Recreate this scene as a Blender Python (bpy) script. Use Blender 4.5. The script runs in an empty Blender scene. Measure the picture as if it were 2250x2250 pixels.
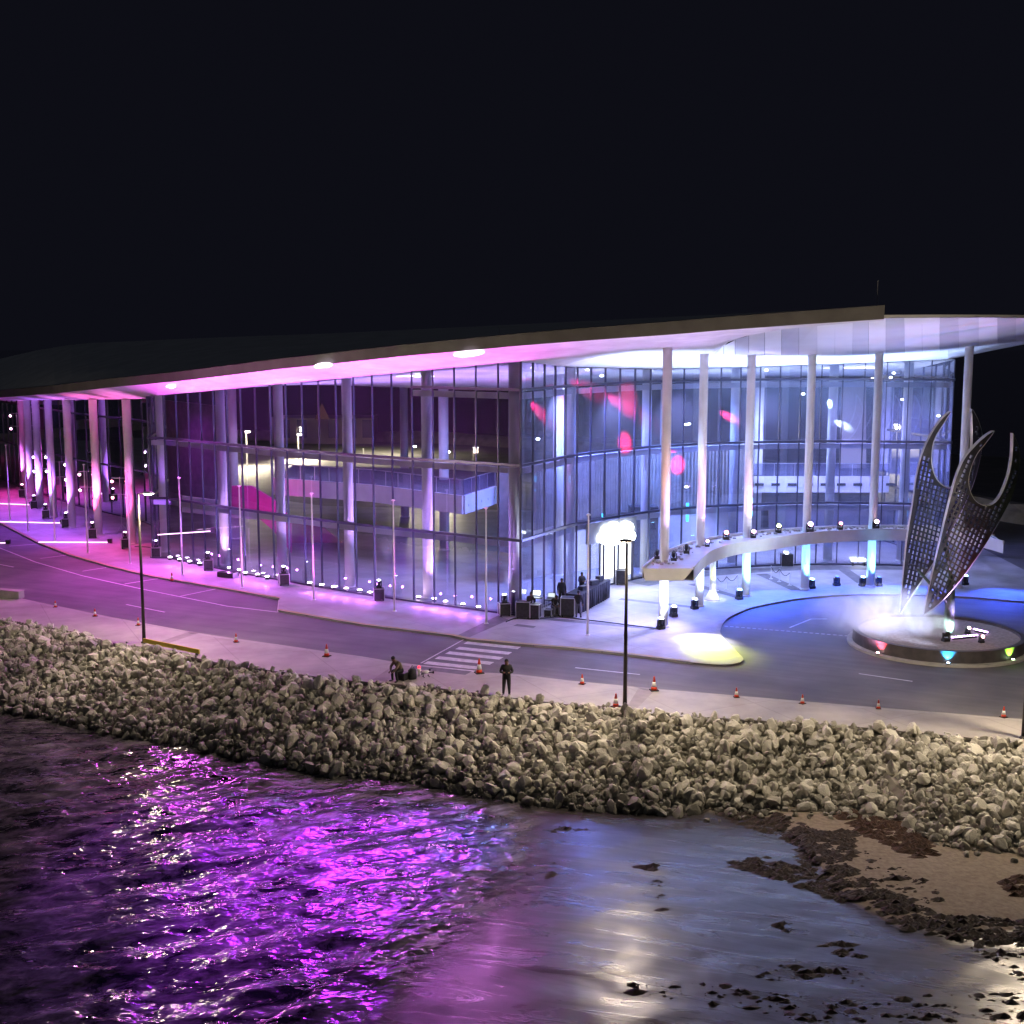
import bpy, bmesh, math, random
from mathutils import Vector, Matrix, noise
random.seed(7)
SC = bpy.context.scene
COL = SC.collection
R = math.radians

# ------------------------------------------------------------------ camera
H, FPX, PITCH = 18.3, 2800.0, R(8.05)
cam_data = bpy.data.cameras.new("camera")
cam = bpy.data.objects.new("camera", cam_data)
COL.objects.link(cam)
cam.location = (0, 0, H)
cam.rotation_euler = (math.pi / 2 - PITCH, 0, 0)
cam_data.sensor_width = 36
cam_data.lens = 36 * FPX / 2250
cam_data.clip_start = 0.5
cam_data.clip_end = 3000
SC.camera = cam

# ------------------------------------------------------------------ world
w = bpy.data.worlds.new("World")
SC.world = w
w.use_nodes = True
bg = w.node_tree.nodes["Background"]
bg.inputs[0].default_value = (0.40, 0.42, 0.74, 1)
bg.inputs[1].default_value = 0.0058
SC.view_settings.view_transform = 'Standard'
SC.view_settings.look = 'None'
SC.view_settings.exposure = 0.8
SC.view_settings.gamma = 1.0
SC.cycles.use_denoising = True
SC.cycles.max_bounces = 7
SC.cycles.diffuse_bounces = 3
SC.cycles.glossy_bounces = 3
SC.cycles.transparent_max_bounces = 24
SC.cycles.volume_bounces = 1
SC.cycles.sample_clamp_indirect = 6
SC.cycles.sample_clamp_direct = 40
SC.cycles.caustics_reflective = False
SC.cycles.caustics_refractive = False
SC.cycles.volume_step_rate = 2.0

# faint cool sun lamp added to lift the dark roof sheet
_s = bpy.data.lights.new("roof_fill", 'SUN'); _s.energy = .026; _s.angle = R(.5); _s.color = (.85, .92, 1)
_o = bpy.data.objects.new("roof_fill", _s); COL.objects.link(_o); _o.rotation_euler = (R(28), R(-22), 0)
# ------------------------------------------------------------------ layout helpers (survey: photo point -> ground / height)
def ray(x, y):
    a = (x - 1125) / FPX; b = -(y - 1125) / FPX
    c, n = math.cos(PITCH), math.sin(PITCH)
    return Vector((a, c + b * n, -n + b * c))
def G(x, y, z=0.0):
    r = ray(x, y); t = (z - H) / r.z
    return Vector((r.x * t, r.y * t, z))
def D(x, y, Y):
    r = ray(x, y); t = Y / r.y
    return Vector((r.x * t, Y, H + r.z * t))
def lerp(a, b, t): return a + (b - a) * t
def interp(pts, x):
    if x <= pts[0][0]: i = 0
    elif x >= pts[-1][0]: i = len(pts) - 2
    else:
        i = 0
        while x > pts[i + 1][0]: i += 1
    a, b = pts[i], pts[i + 1]
    return lerp(a[1], b[1], (x - a[0]) / (b[0] - a[0]))

def lamp(kind, loc, target, color, power, angle=60, blend=.8, size=.15, parent=None, name='light'):
    d = bpy.data.lights.new(name, kind)
    d.color = color; d.energy = power
    if kind == 'SPOT':
        d.spot_size = R(angle); d.spot_blend = blend; d.shadow_soft_size = size
    elif kind == 'POINT': d.shadow_soft_size = size
    elif kind == 'AREA':
        d.shape = 'DISK'; d.size = size; d.spread = R(angle)
    o = bpy.data.objects.new(name, d)
    COL.objects.link(o)
    o.location = loc
    v = Vector(target) - Vector(loc)
    o.rotation_euler = v.to_track_quat('-Z', 'Y').to_euler()
    if parent: 
        o.location = Vector(loc) - parent.location
        o.parent = parent
    return o

# ------------------------------------------------------------------ materials
MATS = {}
def mat(name, col=(.5, .5, .5), rough=.6, metal=0., emit=None, strength=0., spec=None):
    if name in MATS: return MATS[name]
    m = bpy.data.materials.new(name); m.use_nodes = True
    p = m.node_tree.nodes["Principled BSDF"]
    p.inputs['Base Color'].default_value = (*col, 1)
    p.inputs['Roughness'].default_value = rough
    p.inputs['Metallic'].default_value = metal
    if spec is not None: p.inputs['Specular IOR Level'].default_value = spec
    if emit:
        p.inputs['Emission Color'].default_value = (*emit, 1)
        p.inputs['Emission Strength'].default_value = strength
    MATS[name] = m
    return m
def N(nt, t, **kw):
    n = nt.nodes.new(t)
    for k, v in kw.items(): setattr(n, k, v)
    return n
def noisy(name, c1, c2, scale=3., rough=.7, bump=.0, bscale=30., metal=0., detail=5., rvar=0.):
    """procedural material: two tones mixed by noise in object/world space plus fine bump"""
    if name in MATS: return MATS[name]
    m = mat(name, c1, rough, metal); nt = m.node_tree; L = nt.links
    p = nt.nodes["Principled BSDF"]
    geo = N(nt, 'ShaderNodeNewGeometry')
    nz = N(nt, 'ShaderNodeTexNoise'); nz.inputs['Scale'].default_value = scale; nz.inputs['Detail'].default_value = detail
    L.new(geo.outputs['Position'], nz.inputs['Vector'])
    cr = N(nt, 'ShaderNodeValToRGB')
    cr.color_ramp.elements[0].position = .35; cr.color_ramp.elements[0].color = (*c1, 1)
    cr.color_ramp.elements[1].position = .65; cr.color_ramp.elements[1].color = (*c2, 1)
    L.new(nz.outputs['Fac'], cr.inputs['Fac']); L.new(cr.outputs['Color'], p.inputs['Base Color'])
    if rvar:
        mr = N(nt, 'ShaderNodeMapRange'); mr.inputs['To Min'].default_value = rough - rvar; mr.inputs['To Max'].default_value = rough + rvar
        L.new(nz.outputs['Fac'], mr.inputs['Value']); L.new(mr.outputs['Result'], p.inputs['Roughness'])
    if bump:
        n2 = N(nt, 'ShaderNodeTexNoise'); n2.inputs['Scale'].default_value = bscale; n2.inputs['Detail'].default_value = 6
        L.new(geo.outputs['Position'], n2.inputs['Vector'])
        b = N(nt, 'ShaderNodeBump'); b.inputs['Strength'].default_value = bump; b.inputs['Distance'].default_value = .05
        L.new(n2.outputs['Fac'], b.inputs['Height']); L.new(b.outputs['Normal'], p.inputs['Normal'])
    return m
def emis(name, col, strength):
    return mat(name, (.02, .02, .02), .5, 0, col, strength)

def paving(name, c1, c2, joint, angle, sx, sy, wid=.03):
    """concrete slabs with thin darker joints, laid at an angle"""
    if name in MATS: return MATS[name]
    m = noisy(name, c1, c2, .55, .62, .15, 40, rvar=.1); nt = m.node_tree; L = nt.links
    p = nt.nodes["Principled BSDF"]
    src = p.inputs['Base Color'].links[0].from_socket
    geo = N(nt, 'ShaderNodeNewGeometry')
    mp = N(nt, 'ShaderNodeMapping'); mp.inputs['Rotation'].default_value = (0, 0, angle)
    L.new(geo.outputs['Position'], mp.inputs['Vector'])
    br = N(nt, 'ShaderNodeTexBrick'); br.offset = 0
    br.inputs['Scale'].default_value = 1; br.inputs['Brick Width'].default_value = sx; br.inputs['Row Height'].default_value = sy
    br.inputs['Mortar Size'].default_value = wid; br.inputs['Mortar Smooth'].default_value = .3
    br.inputs['Color1'].default_value = (1, 1, 1, 1); br.inputs['Color2'].default_value = (.90, .90, .90, 1)
    br.inputs['Mortar'].default_value = (joint, joint, joint, 1)
    L.new(mp.outputs['Vector'], br.inputs['Vector'])
    mx = N(nt, 'ShaderNodeMix', data_type='RGBA', blend_type='MULTIPLY'); mx.inputs[0].default_value = 1
    L.new(src, mx.inputs[6]); L.new(br.outputs['Color'], mx.inputs[7])
    st = N(nt, 'ShaderNodeTexNoise'); st.inputs['Scale'].default_value = .22; st.inputs['Detail'].default_value = 8; st.inputs['Roughness'].default_value = .65
    L.new(geo.outputs['Position'], st.inputs['Vector'])
    mr = N(nt, 'ShaderNodeMapRange'); mr.inputs['From Min'].default_value = .3; mr.inputs['From Max'].default_value = .7
    mr.inputs['To Min'].default_value = .66; mr.inputs['To Max'].default_value = 1.12
    L.new(st.outputs['Fac'], mr.inputs['Value'])
    m2 = N(nt, 'ShaderNodeMix', data_type='RGBA', blend_type='MULTIPLY'); m2.inputs[0].default_value = 1
    L.new(mx.outputs[2], m2.inputs[6]); L.new(mr.outputs['Result'], m2.inputs[7])
    L.new(m2.outputs[2], p.inputs['Base Color'])
    return m

M_CONC = paving('promenade_concrete', (.40, .37, .33), (.50, .47, .42), .72, R(-26), 4.2, 5.0)
M_PLAZA = paving('plaza_concrete', (.38, .37, .38), (.48, .47, .48), .72, R(-38), 2.2, 2.2, .025)
def road_mat():
    m = noisy('asphalt', (.095, .092, .095), (.165, .158, .16), .3, .72, .45, 45, rvar=.12, detail=10); nt = m.node_tree; L = nt.links; p = nt.nodes["Principled BSDF"]
    src = p.inputs['Base Color'].links[0].from_socket; geo = N(nt, 'ShaderNodeNewGeometry')
    mp = N(nt, 'ShaderNodeMapping', vector_type='TEXTURE'); mp.inputs['Rotation'].default_value = (0, 0, R(-26)); mp.inputs['Scale'].default_value = (14, .55, 1)
    L.new(geo.outputs['Position'], mp.inputs['Vector']); nz = N(nt, 'ShaderNodeTexNoise'); nz.inputs['Scale'].default_value = 1; nz.inputs['Detail'].default_value = 6
    L.new(mp.outputs['Vector'], nz.inputs['Vector']); mr = N(nt, 'ShaderNodeMapRange'); mr.inputs['From Min'].default_value = .35; mr.inputs['From Max'].default_value = .65; mr.inputs['To Min'].default_value = .86; mr.inputs['To Max'].default_value = 1.08
    L.new(nz.outputs['Fac'], mr.inputs['Value']); mx = N(nt, 'ShaderNodeMix', data_type='RGBA', blend_type='MULTIPLY'); mx.inputs[0].default_value = 1
    L.new(src, mx.inputs[6]); L.new(mr.outputs['Result'], mx.inputs[7]); L.new(mx.outputs[2], p.inputs['Base Color']); return m
M_ROAD = road_mat()
M_KERB = noisy('kerb_concrete', (.35, .34, .32), (.45, .43, .40), 2, .8)
M_YKERB = noisy('kerb_yellow_paint', (.42, .34, .12), (.36, .32, .20), 2, .7)
M_LINE = noisy('road_paint', (.50, .49, .50), (.72, .70, .70), 4, .6, detail=8)
M_DGREY = noisy('grey_band_paving', (.10, .10, .11), (.16, .16, .17), 2, .6)
M_WHITE = noisy('white_render', (.70, .69, .70), (.78, .77, .78), 1.2, .45)
M_SOFFIT = paving('soffit_panel', (.64, .62, .64), (.74, .72, .74), .80, R(-32), 6.0, 1.5, .025)
M_FASCIA = noisy('roof_fascia', (.11, .105, .10), (.15, .145, .14), .8, .5)
M_ROOF = noisy('roof_sheet', (.42, .44, .46), (.52, .54, .56), .5, .6)
M_MULL = mat('mullion_dark', (.09, .09, .13), .35, .6)
M_BEAM = noisy('inner_beam_paint', (.55, .54, .58), (.62, .60, .64), 1, .5)
M_BLACK = noisy('black_equipment', (.012, .012, .014), (.03, .03, .035), 8, .45)
M_DRAPE = noisy('black_drape', (.01, .01, .016), (.025, .025, .035), 4, .9)
M_METAL = mat('pale_metal', (.6, .6, .62), .3, .8)
M_POLE = mat('white_pole_paint', (.85, .85, .85), .35, .1)
M_DPOLE = mat('dark_pole_paint', (.05, .045, .04), .4, .5)
M_BROWN = noisy('slatted_wood', (.24, .21, .19), (.34, .30, .27), 1.2, .6)
M_IFLOOR = noisy('polished_floor', (.20, .19, .19), (.28, .27, .27), .5, .5)
M_STAIR = noisy('stair_cladding', (.35, .03, .20), (.42, .04, .26), 2, .5)
M_RUBBER = mat('cone_base_rubber', (.03, .02, .02), .8)
M_ORANGE = mat('cone_orange', (.72, .06, .025), .5)
M_REFL = mat('cone_white_band', (.75, .73, .72), .4)
M_SKIN = mat('skin', (.14, .07, .045), .5)
M_HAIR = mat('hair', (.012, .01, .009), .7)
M_SHIRT = noisy('dark_cloth', (.014, .014, .016), (.028, .026, .026), 30, .85)
M_TROUS = noisy('dark_trousers', (.010, .010, .013), (.02, .02, .024), 30, .85)
M_KHAKI = noisy('khaki_cloth', (.13, .10, .07), (.19, .15, .11), 25, .85)
M_GREYT = noisy('grey_trousers', (.10, .10, .13), (.14, .14, .17), 25, .85)

def glass_mat(name, tint, refl, dust_haze, haze_col=(.35, .35, .5)):
    m = bpy.data.materials.new(name); m.use_nodes = True; nt = m.node_tree; L = nt.links
    nt.nodes.remove(nt.nodes["Principled BSDF"]); out = nt.nodes["Material Output"]
    tr = N(nt, 'ShaderNodeBsdfTransparent'); tr.inputs[0].default_value = (*tint, 1)
    gl = N(nt, 'ShaderNodeBsdfGlossy'); gl.inputs['Roughness'].default_value = .012
    gl.inputs[0].default_value = (.92, .94, 1, 1)
    di = N(nt, 'ShaderNodeBsdfDiffuse'); di.inputs[0].default_value = (*haze_col, 1)
    geo = N(nt, 'ShaderNodeNewGeometry')
    nz = N(nt, 'ShaderNodeTexNoise'); nz.inputs['Scale'].default_value = .6; nz.inputs['Detail'].default_value = 3
    L.new(geo.outputs['Position'], nz.inputs['Vector'])
    bp = N(nt, 'ShaderNodeBump'); bp.inputs['Strength'].default_value = .02; bp.inputs['Distance'].default_value = .02
    L.new(nz.outputs['Fac'], bp.inputs['Height']); L.new(bp.outputs['Normal'], gl.inputs['Normal'])
    lw = N(nt, 'ShaderNodeLayerWeight'); lw.inputs['Blend'].default_value = .35
    mr = N(nt, 'ShaderNodeMapRange'); mr.inputs['To Min'].default_value = refl; mr.inputs['To Max'].default_value = 1
    L.new(lw.outputs['Fresnel'], mr.inputs['Value'])
    m1 = N(nt, 'ShaderNodeMixShader'); L.new(mr.outputs['Result'], m1.inputs[0]); L.new(tr.outputs[0], m1.inputs[1]); L.new(gl.outputs[0], m1.inputs[2])
    m2 = N(nt, 'ShaderNodeMixShader'); m2.inputs[0].default_value = dust_haze  # diffuse dust film with haze and reflected glow painted into its tint
    L.new(m1.outputs[0], m2.inputs[1]); L.new(di.outputs[0], m2.inputs[2]); L.new(m2.outputs[0], out.inputs['Surface'])
    MATS[name] = m
    return m
M_GLASS = glass_mat('curtain_wall_glass', (.78, .80, .92), .09, .19, (.42, .47, .72))
M_GLASSL = glass_mat('hall_front_glass', (.84, .84, .92), .08, .045, (.36, .30, .58))
M_RAIL = glass_mat('railing_glass', (.62, .65, .80), .06, .10, (.18, .2, .5))

# ------------------------------------------------------------------ mesh helpers
class MB:
    def __init__(s): s.v = []; s.f = []; s.m = []; s.mi = 0
    def quad(s, *p):
        b = len(s.v); s.v += [tuple(q) for q in p]; s.f.append(tuple(range(b, b + len(p)))); s.m.append(s.mi)
    def box(s, c, d, rz=0., M=None):
        x, y, z = d[0] / 2, d[1] / 2, d[2] / 2
        b = len(s.v); cs, sn = math.cos(rz), math.sin(rz)
        for dz in (-z, z):
            for dx, dy in ((-x, -y), (x, -y), (x, y), (-x, y)):
                p = Vector((dx * cs - dy * sn, dx * sn + dy * cs, dz))
                if M: p = M @ Vector((dx, dy, dz))
                s.v.append((c[0] + p.x, c[1] + p.y, c[2] + p.z))
        for q in ((0, 3, 2, 1), (4, 5, 6, 7), (0, 1, 5, 4), (1, 2, 6, 5), (2, 3, 7, 6), (3, 0, 4, 7)):
            s.f.append(tuple(b + i for i in q)); s.m.append(s.mi)
    def bar(s, a, b_, wd, ht=None):
        """rectangular bar between two points"""
        a, b_ = Vector(a), Vector(b_); ht = ht or wd
        d = (b_ - a); L = d.length
        if L < 1e-6: return
        q = d.to_track_quat('X', 'Z').to_matrix()
        s.box((a + b_) / 2, (L, wd, ht), M=q)
    def tube(s, pts, r, n=10, cap=True):
        pts = [Vector(p) for p in pts]
        rs = r if isinstance(r, (list, tuple)) else [r] * len(pts)
        rings = []
        for i, p in enumerate(pts):
            d = (pts[min(i + 1, len(pts) - 1)] - pts[max(i - 1, 0)]).normalized()
            q = d.to_track_quat('Z', 'Y').to_matrix()
            b = len(s.v)
            for k in range(n):
                a = 2 * math.pi * k / n
                s.v.append(tuple(p + q @ Vector((math.cos(a) * rs[i], math.sin(a) * rs[i], 0))))
            rings.append(b)
        for i in range(len(rings) - 1):
            for k in range(n):
                k2 = (k + 1) % n
                s.f.append((rings[i] + k, rings[i] + k2, rings[i + 1] + k2, rings[i + 1] + k)); s.m.append(s.mi)
        if cap:
            s.f.append(tuple(rings[0] + k for k in reversed(range(n)))); s.m.append(s.mi)
            s.f.append(tuple(rings[-1] + k for k in range(n))); s.m.append(s.mi)
    def lathe(s, c, prof, n=16, sx=1, sy=1):
        """profile of (radius, z) turned round a vertical axis"""
        b0 = len(s.v)
        for r, z in prof:
            for k in range(n):
                a = 2 * math.pi * k / n
                s.v.append((c[0] + math.cos(a) * r * sx, c[1] + math.sin(a) * r * sy, c[2] + z))
        for i in range(len(prof) - 1):
            for k in range(n):
                k2 = (k + 1) % n
                s.f.append((b0 + i * n + k, b0 + i * n + k2, b0 + (i + 1) * n + k2, b0 + (i + 1) * n + k)); s.m.append(s.mi)
        s.f.append(tuple(b0 + k for k in reversed(range(n)))); s.m.append(s.mi)
        s.f.append(tuple(b0 + (len(prof) - 1) * n + k for k in range(n))); s.m.append(s.mi)
    def prism(s, poly, z0, z1):
        b = len(s.v); n = len(poly)
        for p in poly: s.v.append((p[0], p[1], z0))
        for p in poly: s.v.append((p[0], p[1], z1))
        s.f.append(tuple(b + n + i for i in range(n))); s.m.append(s.mi)
        s.f.append(tuple(b + i for i in reversed(range(n)))); s.m.append(s.mi)
        for i in range(n):
            j = (i + 1) % n
            s.f.append((b + i, b + j, b + n + j, b + n + i)); s.m.append(s.mi)
    def build(s, name, mats, parent=None, smooth=False, off=None, fix=True):
        me = bpy.data.meshes.new(name)
        v = s.v if off is None else [(a - off[0], b - off[1], c - off[2]) for a, b, c in s.v]
        me.from_pydata(v, [], s.f)
        if not isinstance(mats, (list, tuple)): mats = [mats]
        for m in mats: me.materials.append(m)
        for p, i in zip(me.polygons, s.m): p.material_index = min(i, len(mats) - 1)
        if fix:
            bm = bmesh.new(); bm.from_mesh(me); bmesh.ops.recalc_face_normals(bm, faces=bm.faces); bm.to_mesh(me); bm.free()
        if smooth:
            for p in me.polygons: p.use_smooth = len(p.vertices) <= 4
        o = bpy.data.objects.new(name, me); COL.objects.link(o)
        if parent is not None: o.parent = parent
        elif off is not None: o.location = off
        return o
def tag(o, label, cat, group=None, kind=None):
    if label: o['label'] = label
    if cat: o['category'] = cat
    if group: o['group'] = group
    if kind: o['kind'] = kind
    return o
def empty(name, loc, rz=0., label=None, cat=None, group=None):
    o = bpy.data.objects.new(name, None); COL.objects.link(o); o.location = loc; o.rotation_euler = (0, 0, rz)
    o.empty_display_size = .2
    return tag(o, label, cat, group)
def copy_tree(o, parent=None):
    c = o.copy(); COL.objects.link(c)
    if parent is not None: c.parent = parent
    for ch in list(o.children): copy_tree(ch, c)
    return c
def struct(o): o['kind'] = 'structure'; return o
def kids(o):
    return list(o.children)
def tri_poly(name, pts, z, m, parent=None, rise=None):
    """flat sheet from a (possibly concave) outline"""
    from mathutils.geometry import tessellate_polygon
    v = [Vector((p[0], p[1], z)) for p in pts]
    mb = MB(); mb.v = [tuple(q) for q in v]
    for t in tessellate_polygon([v]): mb.f.append(tuple(t)); mb.m.append(0)
    if rise is not None:       # add side walls down to rise
        n = len(v); b = len(mb.v); mb.v += [(q.x, q.y, rise) for q in v]
        for i in range(n):
            j = (i + 1) % n; mb.f.append((i, j, b + j, b + i)); mb.m.append(0)
    o = mb.build(name, m, parent)
    bm = bmesh.new(); bm.from_mesh(o.data)
    for f in bm.faces:
        if abs(f.normal.z) > .9 and f.normal.z < 0 : f.normal_flip()
    bm.to_mesh(o.data); bm.free()
    return o
def spline(pts, k=6):
    """Catmull-Rom through 2-D/3-D points"""
    P = [Vector(p) for p in pts]; out = []
    for i in range(len(P) - 1):
        p0 = P[max(i - 1, 0)]; p1 = P[i]; p2 = P[i + 1]; p3 = P[min(i + 2, len(P) - 1)]
        for j in range(k):
            t = j / k
            out.append(.5 * ((2 * p1) + (-p0 + p2) * t + (2 * p0 - 5 * p1 + 4 * p2 - p3) * t * t + (-p0 + 3 * p1 - 3 * p2 + p3) * t ** 3))
    out.append(P[-1]); return out
def strip(name, line, wd, z, m, parent=None):
    """flat ribbon along a polyline"""
    mb = MB(); L = [Vector((p[0], p[1], 0)) for p in line]; row = []
    for i, p in enumerate(L):
        d = (L[min(i + 1, len(L) - 1)] - L[max(i - 1, 0)]).normalized(); nn = Vector((-d.y, d.x, 0)) * wd / 2
        row.append((p + nn, p - nn))
    for i in range(len(row) - 1):
        a, b = row[i]; c, d = row[i + 1]
        mb.quad((b.x, b.y, z), (d.x, d.y, z), (c.x, c.y, z), (a.x, a.y, z))
    o = mb.build(name, m, parent)
    return o
#==STRUCT==
# ------------------------------------------------------------------ sea, beach, land
def water_mat():
    m = mat('sea_water', (.02, .02, .03), .1); nt = m.node_tree; L = nt.links; p = nt.nodes["Principled BSDF"]; out = nt.nodes["Material Output"]
    p.inputs['IOR'].default_value = 1.33; p.inputs['Specular IOR Level'].default_value = .9
    geo = N(nt, 'ShaderNodeNewGeometry')
    def tex(rot, sx, sy, sc, det, ro=.6, dis=0.):
        mp = N(nt, 'ShaderNodeMapping', vector_type='TEXTURE'); mp.inputs['Rotation'].default_value = (0, 0, R(rot)); mp.inputs['Scale'].default_value = (sx, sy, 1)
        L.new(geo.outputs['Position'], mp.inputs['Vector']); n = N(nt, 'ShaderNodeTexNoise'); n.inputs['Scale'].default_value = sc; n.inputs['Detail'].default_value = det; n.inputs['Roughness'].default_value = ro; n.inputs['Distortion'].default_value = dis
        L.new(mp.outputs['Vector'], n.inputs['Vector']); return n.outputs['Fac']
    b1 = N(nt, 'ShaderNodeBump'); b1.inputs['Distance'].default_value = .10; L.new(tex(25, 1.5, 1, 1.9, 2, .5, .5), b1.inputs['Height'])
    b2 = N(nt, 'ShaderNodeBump'); b2.inputs['Distance'].default_value = .022; L.new(tex(10, 1.4, 1, 3.6, 1.2, .6), b2.inputs['Height']); L.new(b1.outputs['Normal'], b2.inputs['Normal'])
    L.new(b2.outputs['Normal'], p.inputs['Normal'])
    foam = tex(20, 1.6, 1, .9, 10, .72, .5)
    at = N(nt, 'ShaderNodeAttribute'); at.attribute_name = 'shore'          # 1 at the swash line, 0 offshore
    ad = N(nt, 'ShaderNodeMath', operation='MULTIPLY_ADD'); ad.inputs[1].default_value = .16; L.new(at.outputs['Fac'], ad.inputs[0]); L.new(foam, ad.inputs[2])
    cr = N(nt, 'ShaderNodeValToRGB'); cr.color_ramp.elements[0].position = .40; cr.color_ramp.elements[0].color = (.010, .010, .015, 1)
    cr.color_ramp.elements[1].position = .78; cr.color_ramp.elements[1].color = (.38, .35, .35, 1); e = cr.color_ramp.elements.new(.56); e.color = (.12, .11, .12, 1)
    L.new(ad.outputs[0], cr.inputs['Fac']); L.new(cr.outputs['Color'], p.inputs['Base Color'])
    mr = N(nt, 'ShaderNodeMapRange'); mr.inputs['From Min'].default_value = .4; mr.inputs['From Max'].default_value = .8; mr.inputs['To Min'].default_value = .05; mr.inputs['To Max'].default_value = .22
    L.new(ad.outputs[0], mr.inputs['Value']); L.new(mr.outputs['Result'], p.inputs['Roughness'])
    tr = N(nt, 'ShaderNodeBsdfTransparent'); al = N(nt, 'ShaderNodeMapRange'); al.inputs['From Min'].default_value = .35; al.inputs['From Max'].default_value = 1.0; al.inputs['To Max'].default_value = .92
    fo = N(nt, 'ShaderNodeMath', operation='MULTIPLY_ADD'); fo.inputs[1].default_value = -1.1; L.new(foam, fo.inputs[0]); a2 = N(nt, 'ShaderNodeMath', operation='ADD'); a2.inputs[1].default_value = .55; L.new(at.outputs['Fac'], a2.inputs[0]); L.new(a2.outputs[0], fo.inputs[2])
    L.new(fo.outputs[0], al.inputs['Value']); mx = N(nt, 'ShaderNodeMixShader'); L.new(al.outputs['Result'], mx.inputs[0]); L.new(p.outputs[0], mx.inputs[1]); L.new(tr.outputs[0], mx.inputs[2]); L.new(mx.outputs[0], out.inputs['Surface'])
    return m
SEA = -3.0
WLINE = [(1235, 1775), (1215, 1800), (1196, 1840), (1212, 1880), (1220, 1915), (1185, 1960), (1130, 2005), (1075, 2065), (1040, 2110), (985, 2150), (925, 2200), (860, 2260), (700, 2400)]
wl = [G(x, y, SEA) for x, y in WLINE]
RT = [(-900, 1215), (-500, 1272), (-150, 1333), (0, 1359), (155, 1387), (233, 1410), (317, 1422), (500, 1460), (750, 1494), (931, 1507), (1100, 1530), (1250, 1548), (1450, 1570), (1864, 1595), (2250, 1632), (2700, 1675), (3200, 1725)]
RB = [(-900, 1420), (-500, 1480), (-150, 1535), (0, 1561), (83, 1574), (182, 1598), (331, 1627), (435, 1640), (497, 1658), (700, 1695), (907, 1716), (1114, 1757), (1197, 1766), (1404, 1786), (1698, 1783), (1885, 1785), (1968, 1806), (2071, 1858), (2250, 1880), (2700, 1940), (3200, 2000)]
# sand: height field rising gently from the waterline to the stones
def seg_dist(p, a, b):
    ab = b - a; t = max(0, min(1, (p - a).dot(ab) / ab.dot(ab))); return (p - (a + ab * t)).length
WL2 = [Vector((p.x, p.y)) for p in wl]
def wdist(x, y):
    p = Vector((x, y)); d = min(seg_dist(p, WL2[i], WL2[i + 1]) for i in range(len(WL2) - 1))
    # inside = right of the line
    yy = [(q.y, q.x) for q in WL2]; yy.sort()
    xl = interp(yy, y)
    return d if x > xl else -d
SEAW_BANK = [(1570, 1785), (1690, 1800), (1760, 1850), (1800, 1905), (1870, 1985), (1960, 2035), (2060, 2060), (2250, 2065), (2400, 2075)]
bank = [Vector(G(x, y, -2.8)[:2]) for x, y in SEAW_BANK]
bank_y = sorted((q.x, q.y) for q in bank)
def sand_z(x, y):
    d = wdist(x, y)
    z = SEA + .018 * d - .01 if d > 0 else SEA + .06 * d - .01
    up = y - interp(bank_y, x)                     # dry berm beyond the seaweed line
    if d > 0: z += .22 * max(0., min(1., (up + .8) / 2.2)) * min(1, d / 3)
    z += .03 * noise.noise(Vector((x * .5, y * .9, 0))) * min(1, max(0, d)) + .012 * noise.noise(Vector((x * 2.2, y * 3.1, 4)))
    return z
mb = MB(); NX, NY = 230, 150; x0, x1, y0, y1 = -10, 42, 33, 63
wet = []
for j in range(NY + 1):
    for i in range(NX + 1):
        x = lerp(x0, x1, i / NX); y = lerp(y0, y1, j / NY)
        mb.v.append((x, y, sand_z(x, y)))
        up = y - interp(bank_y, x)
        wet.append(max(0, min(1, .5 - up / 1.6)))
for j in range(NY):
    for i in range(NX):
        b = j * (NX + 1) + i; mb.f.append((b, b + 1, b + NX + 2, b + NX + 1)); mb.m.append(0)
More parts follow.
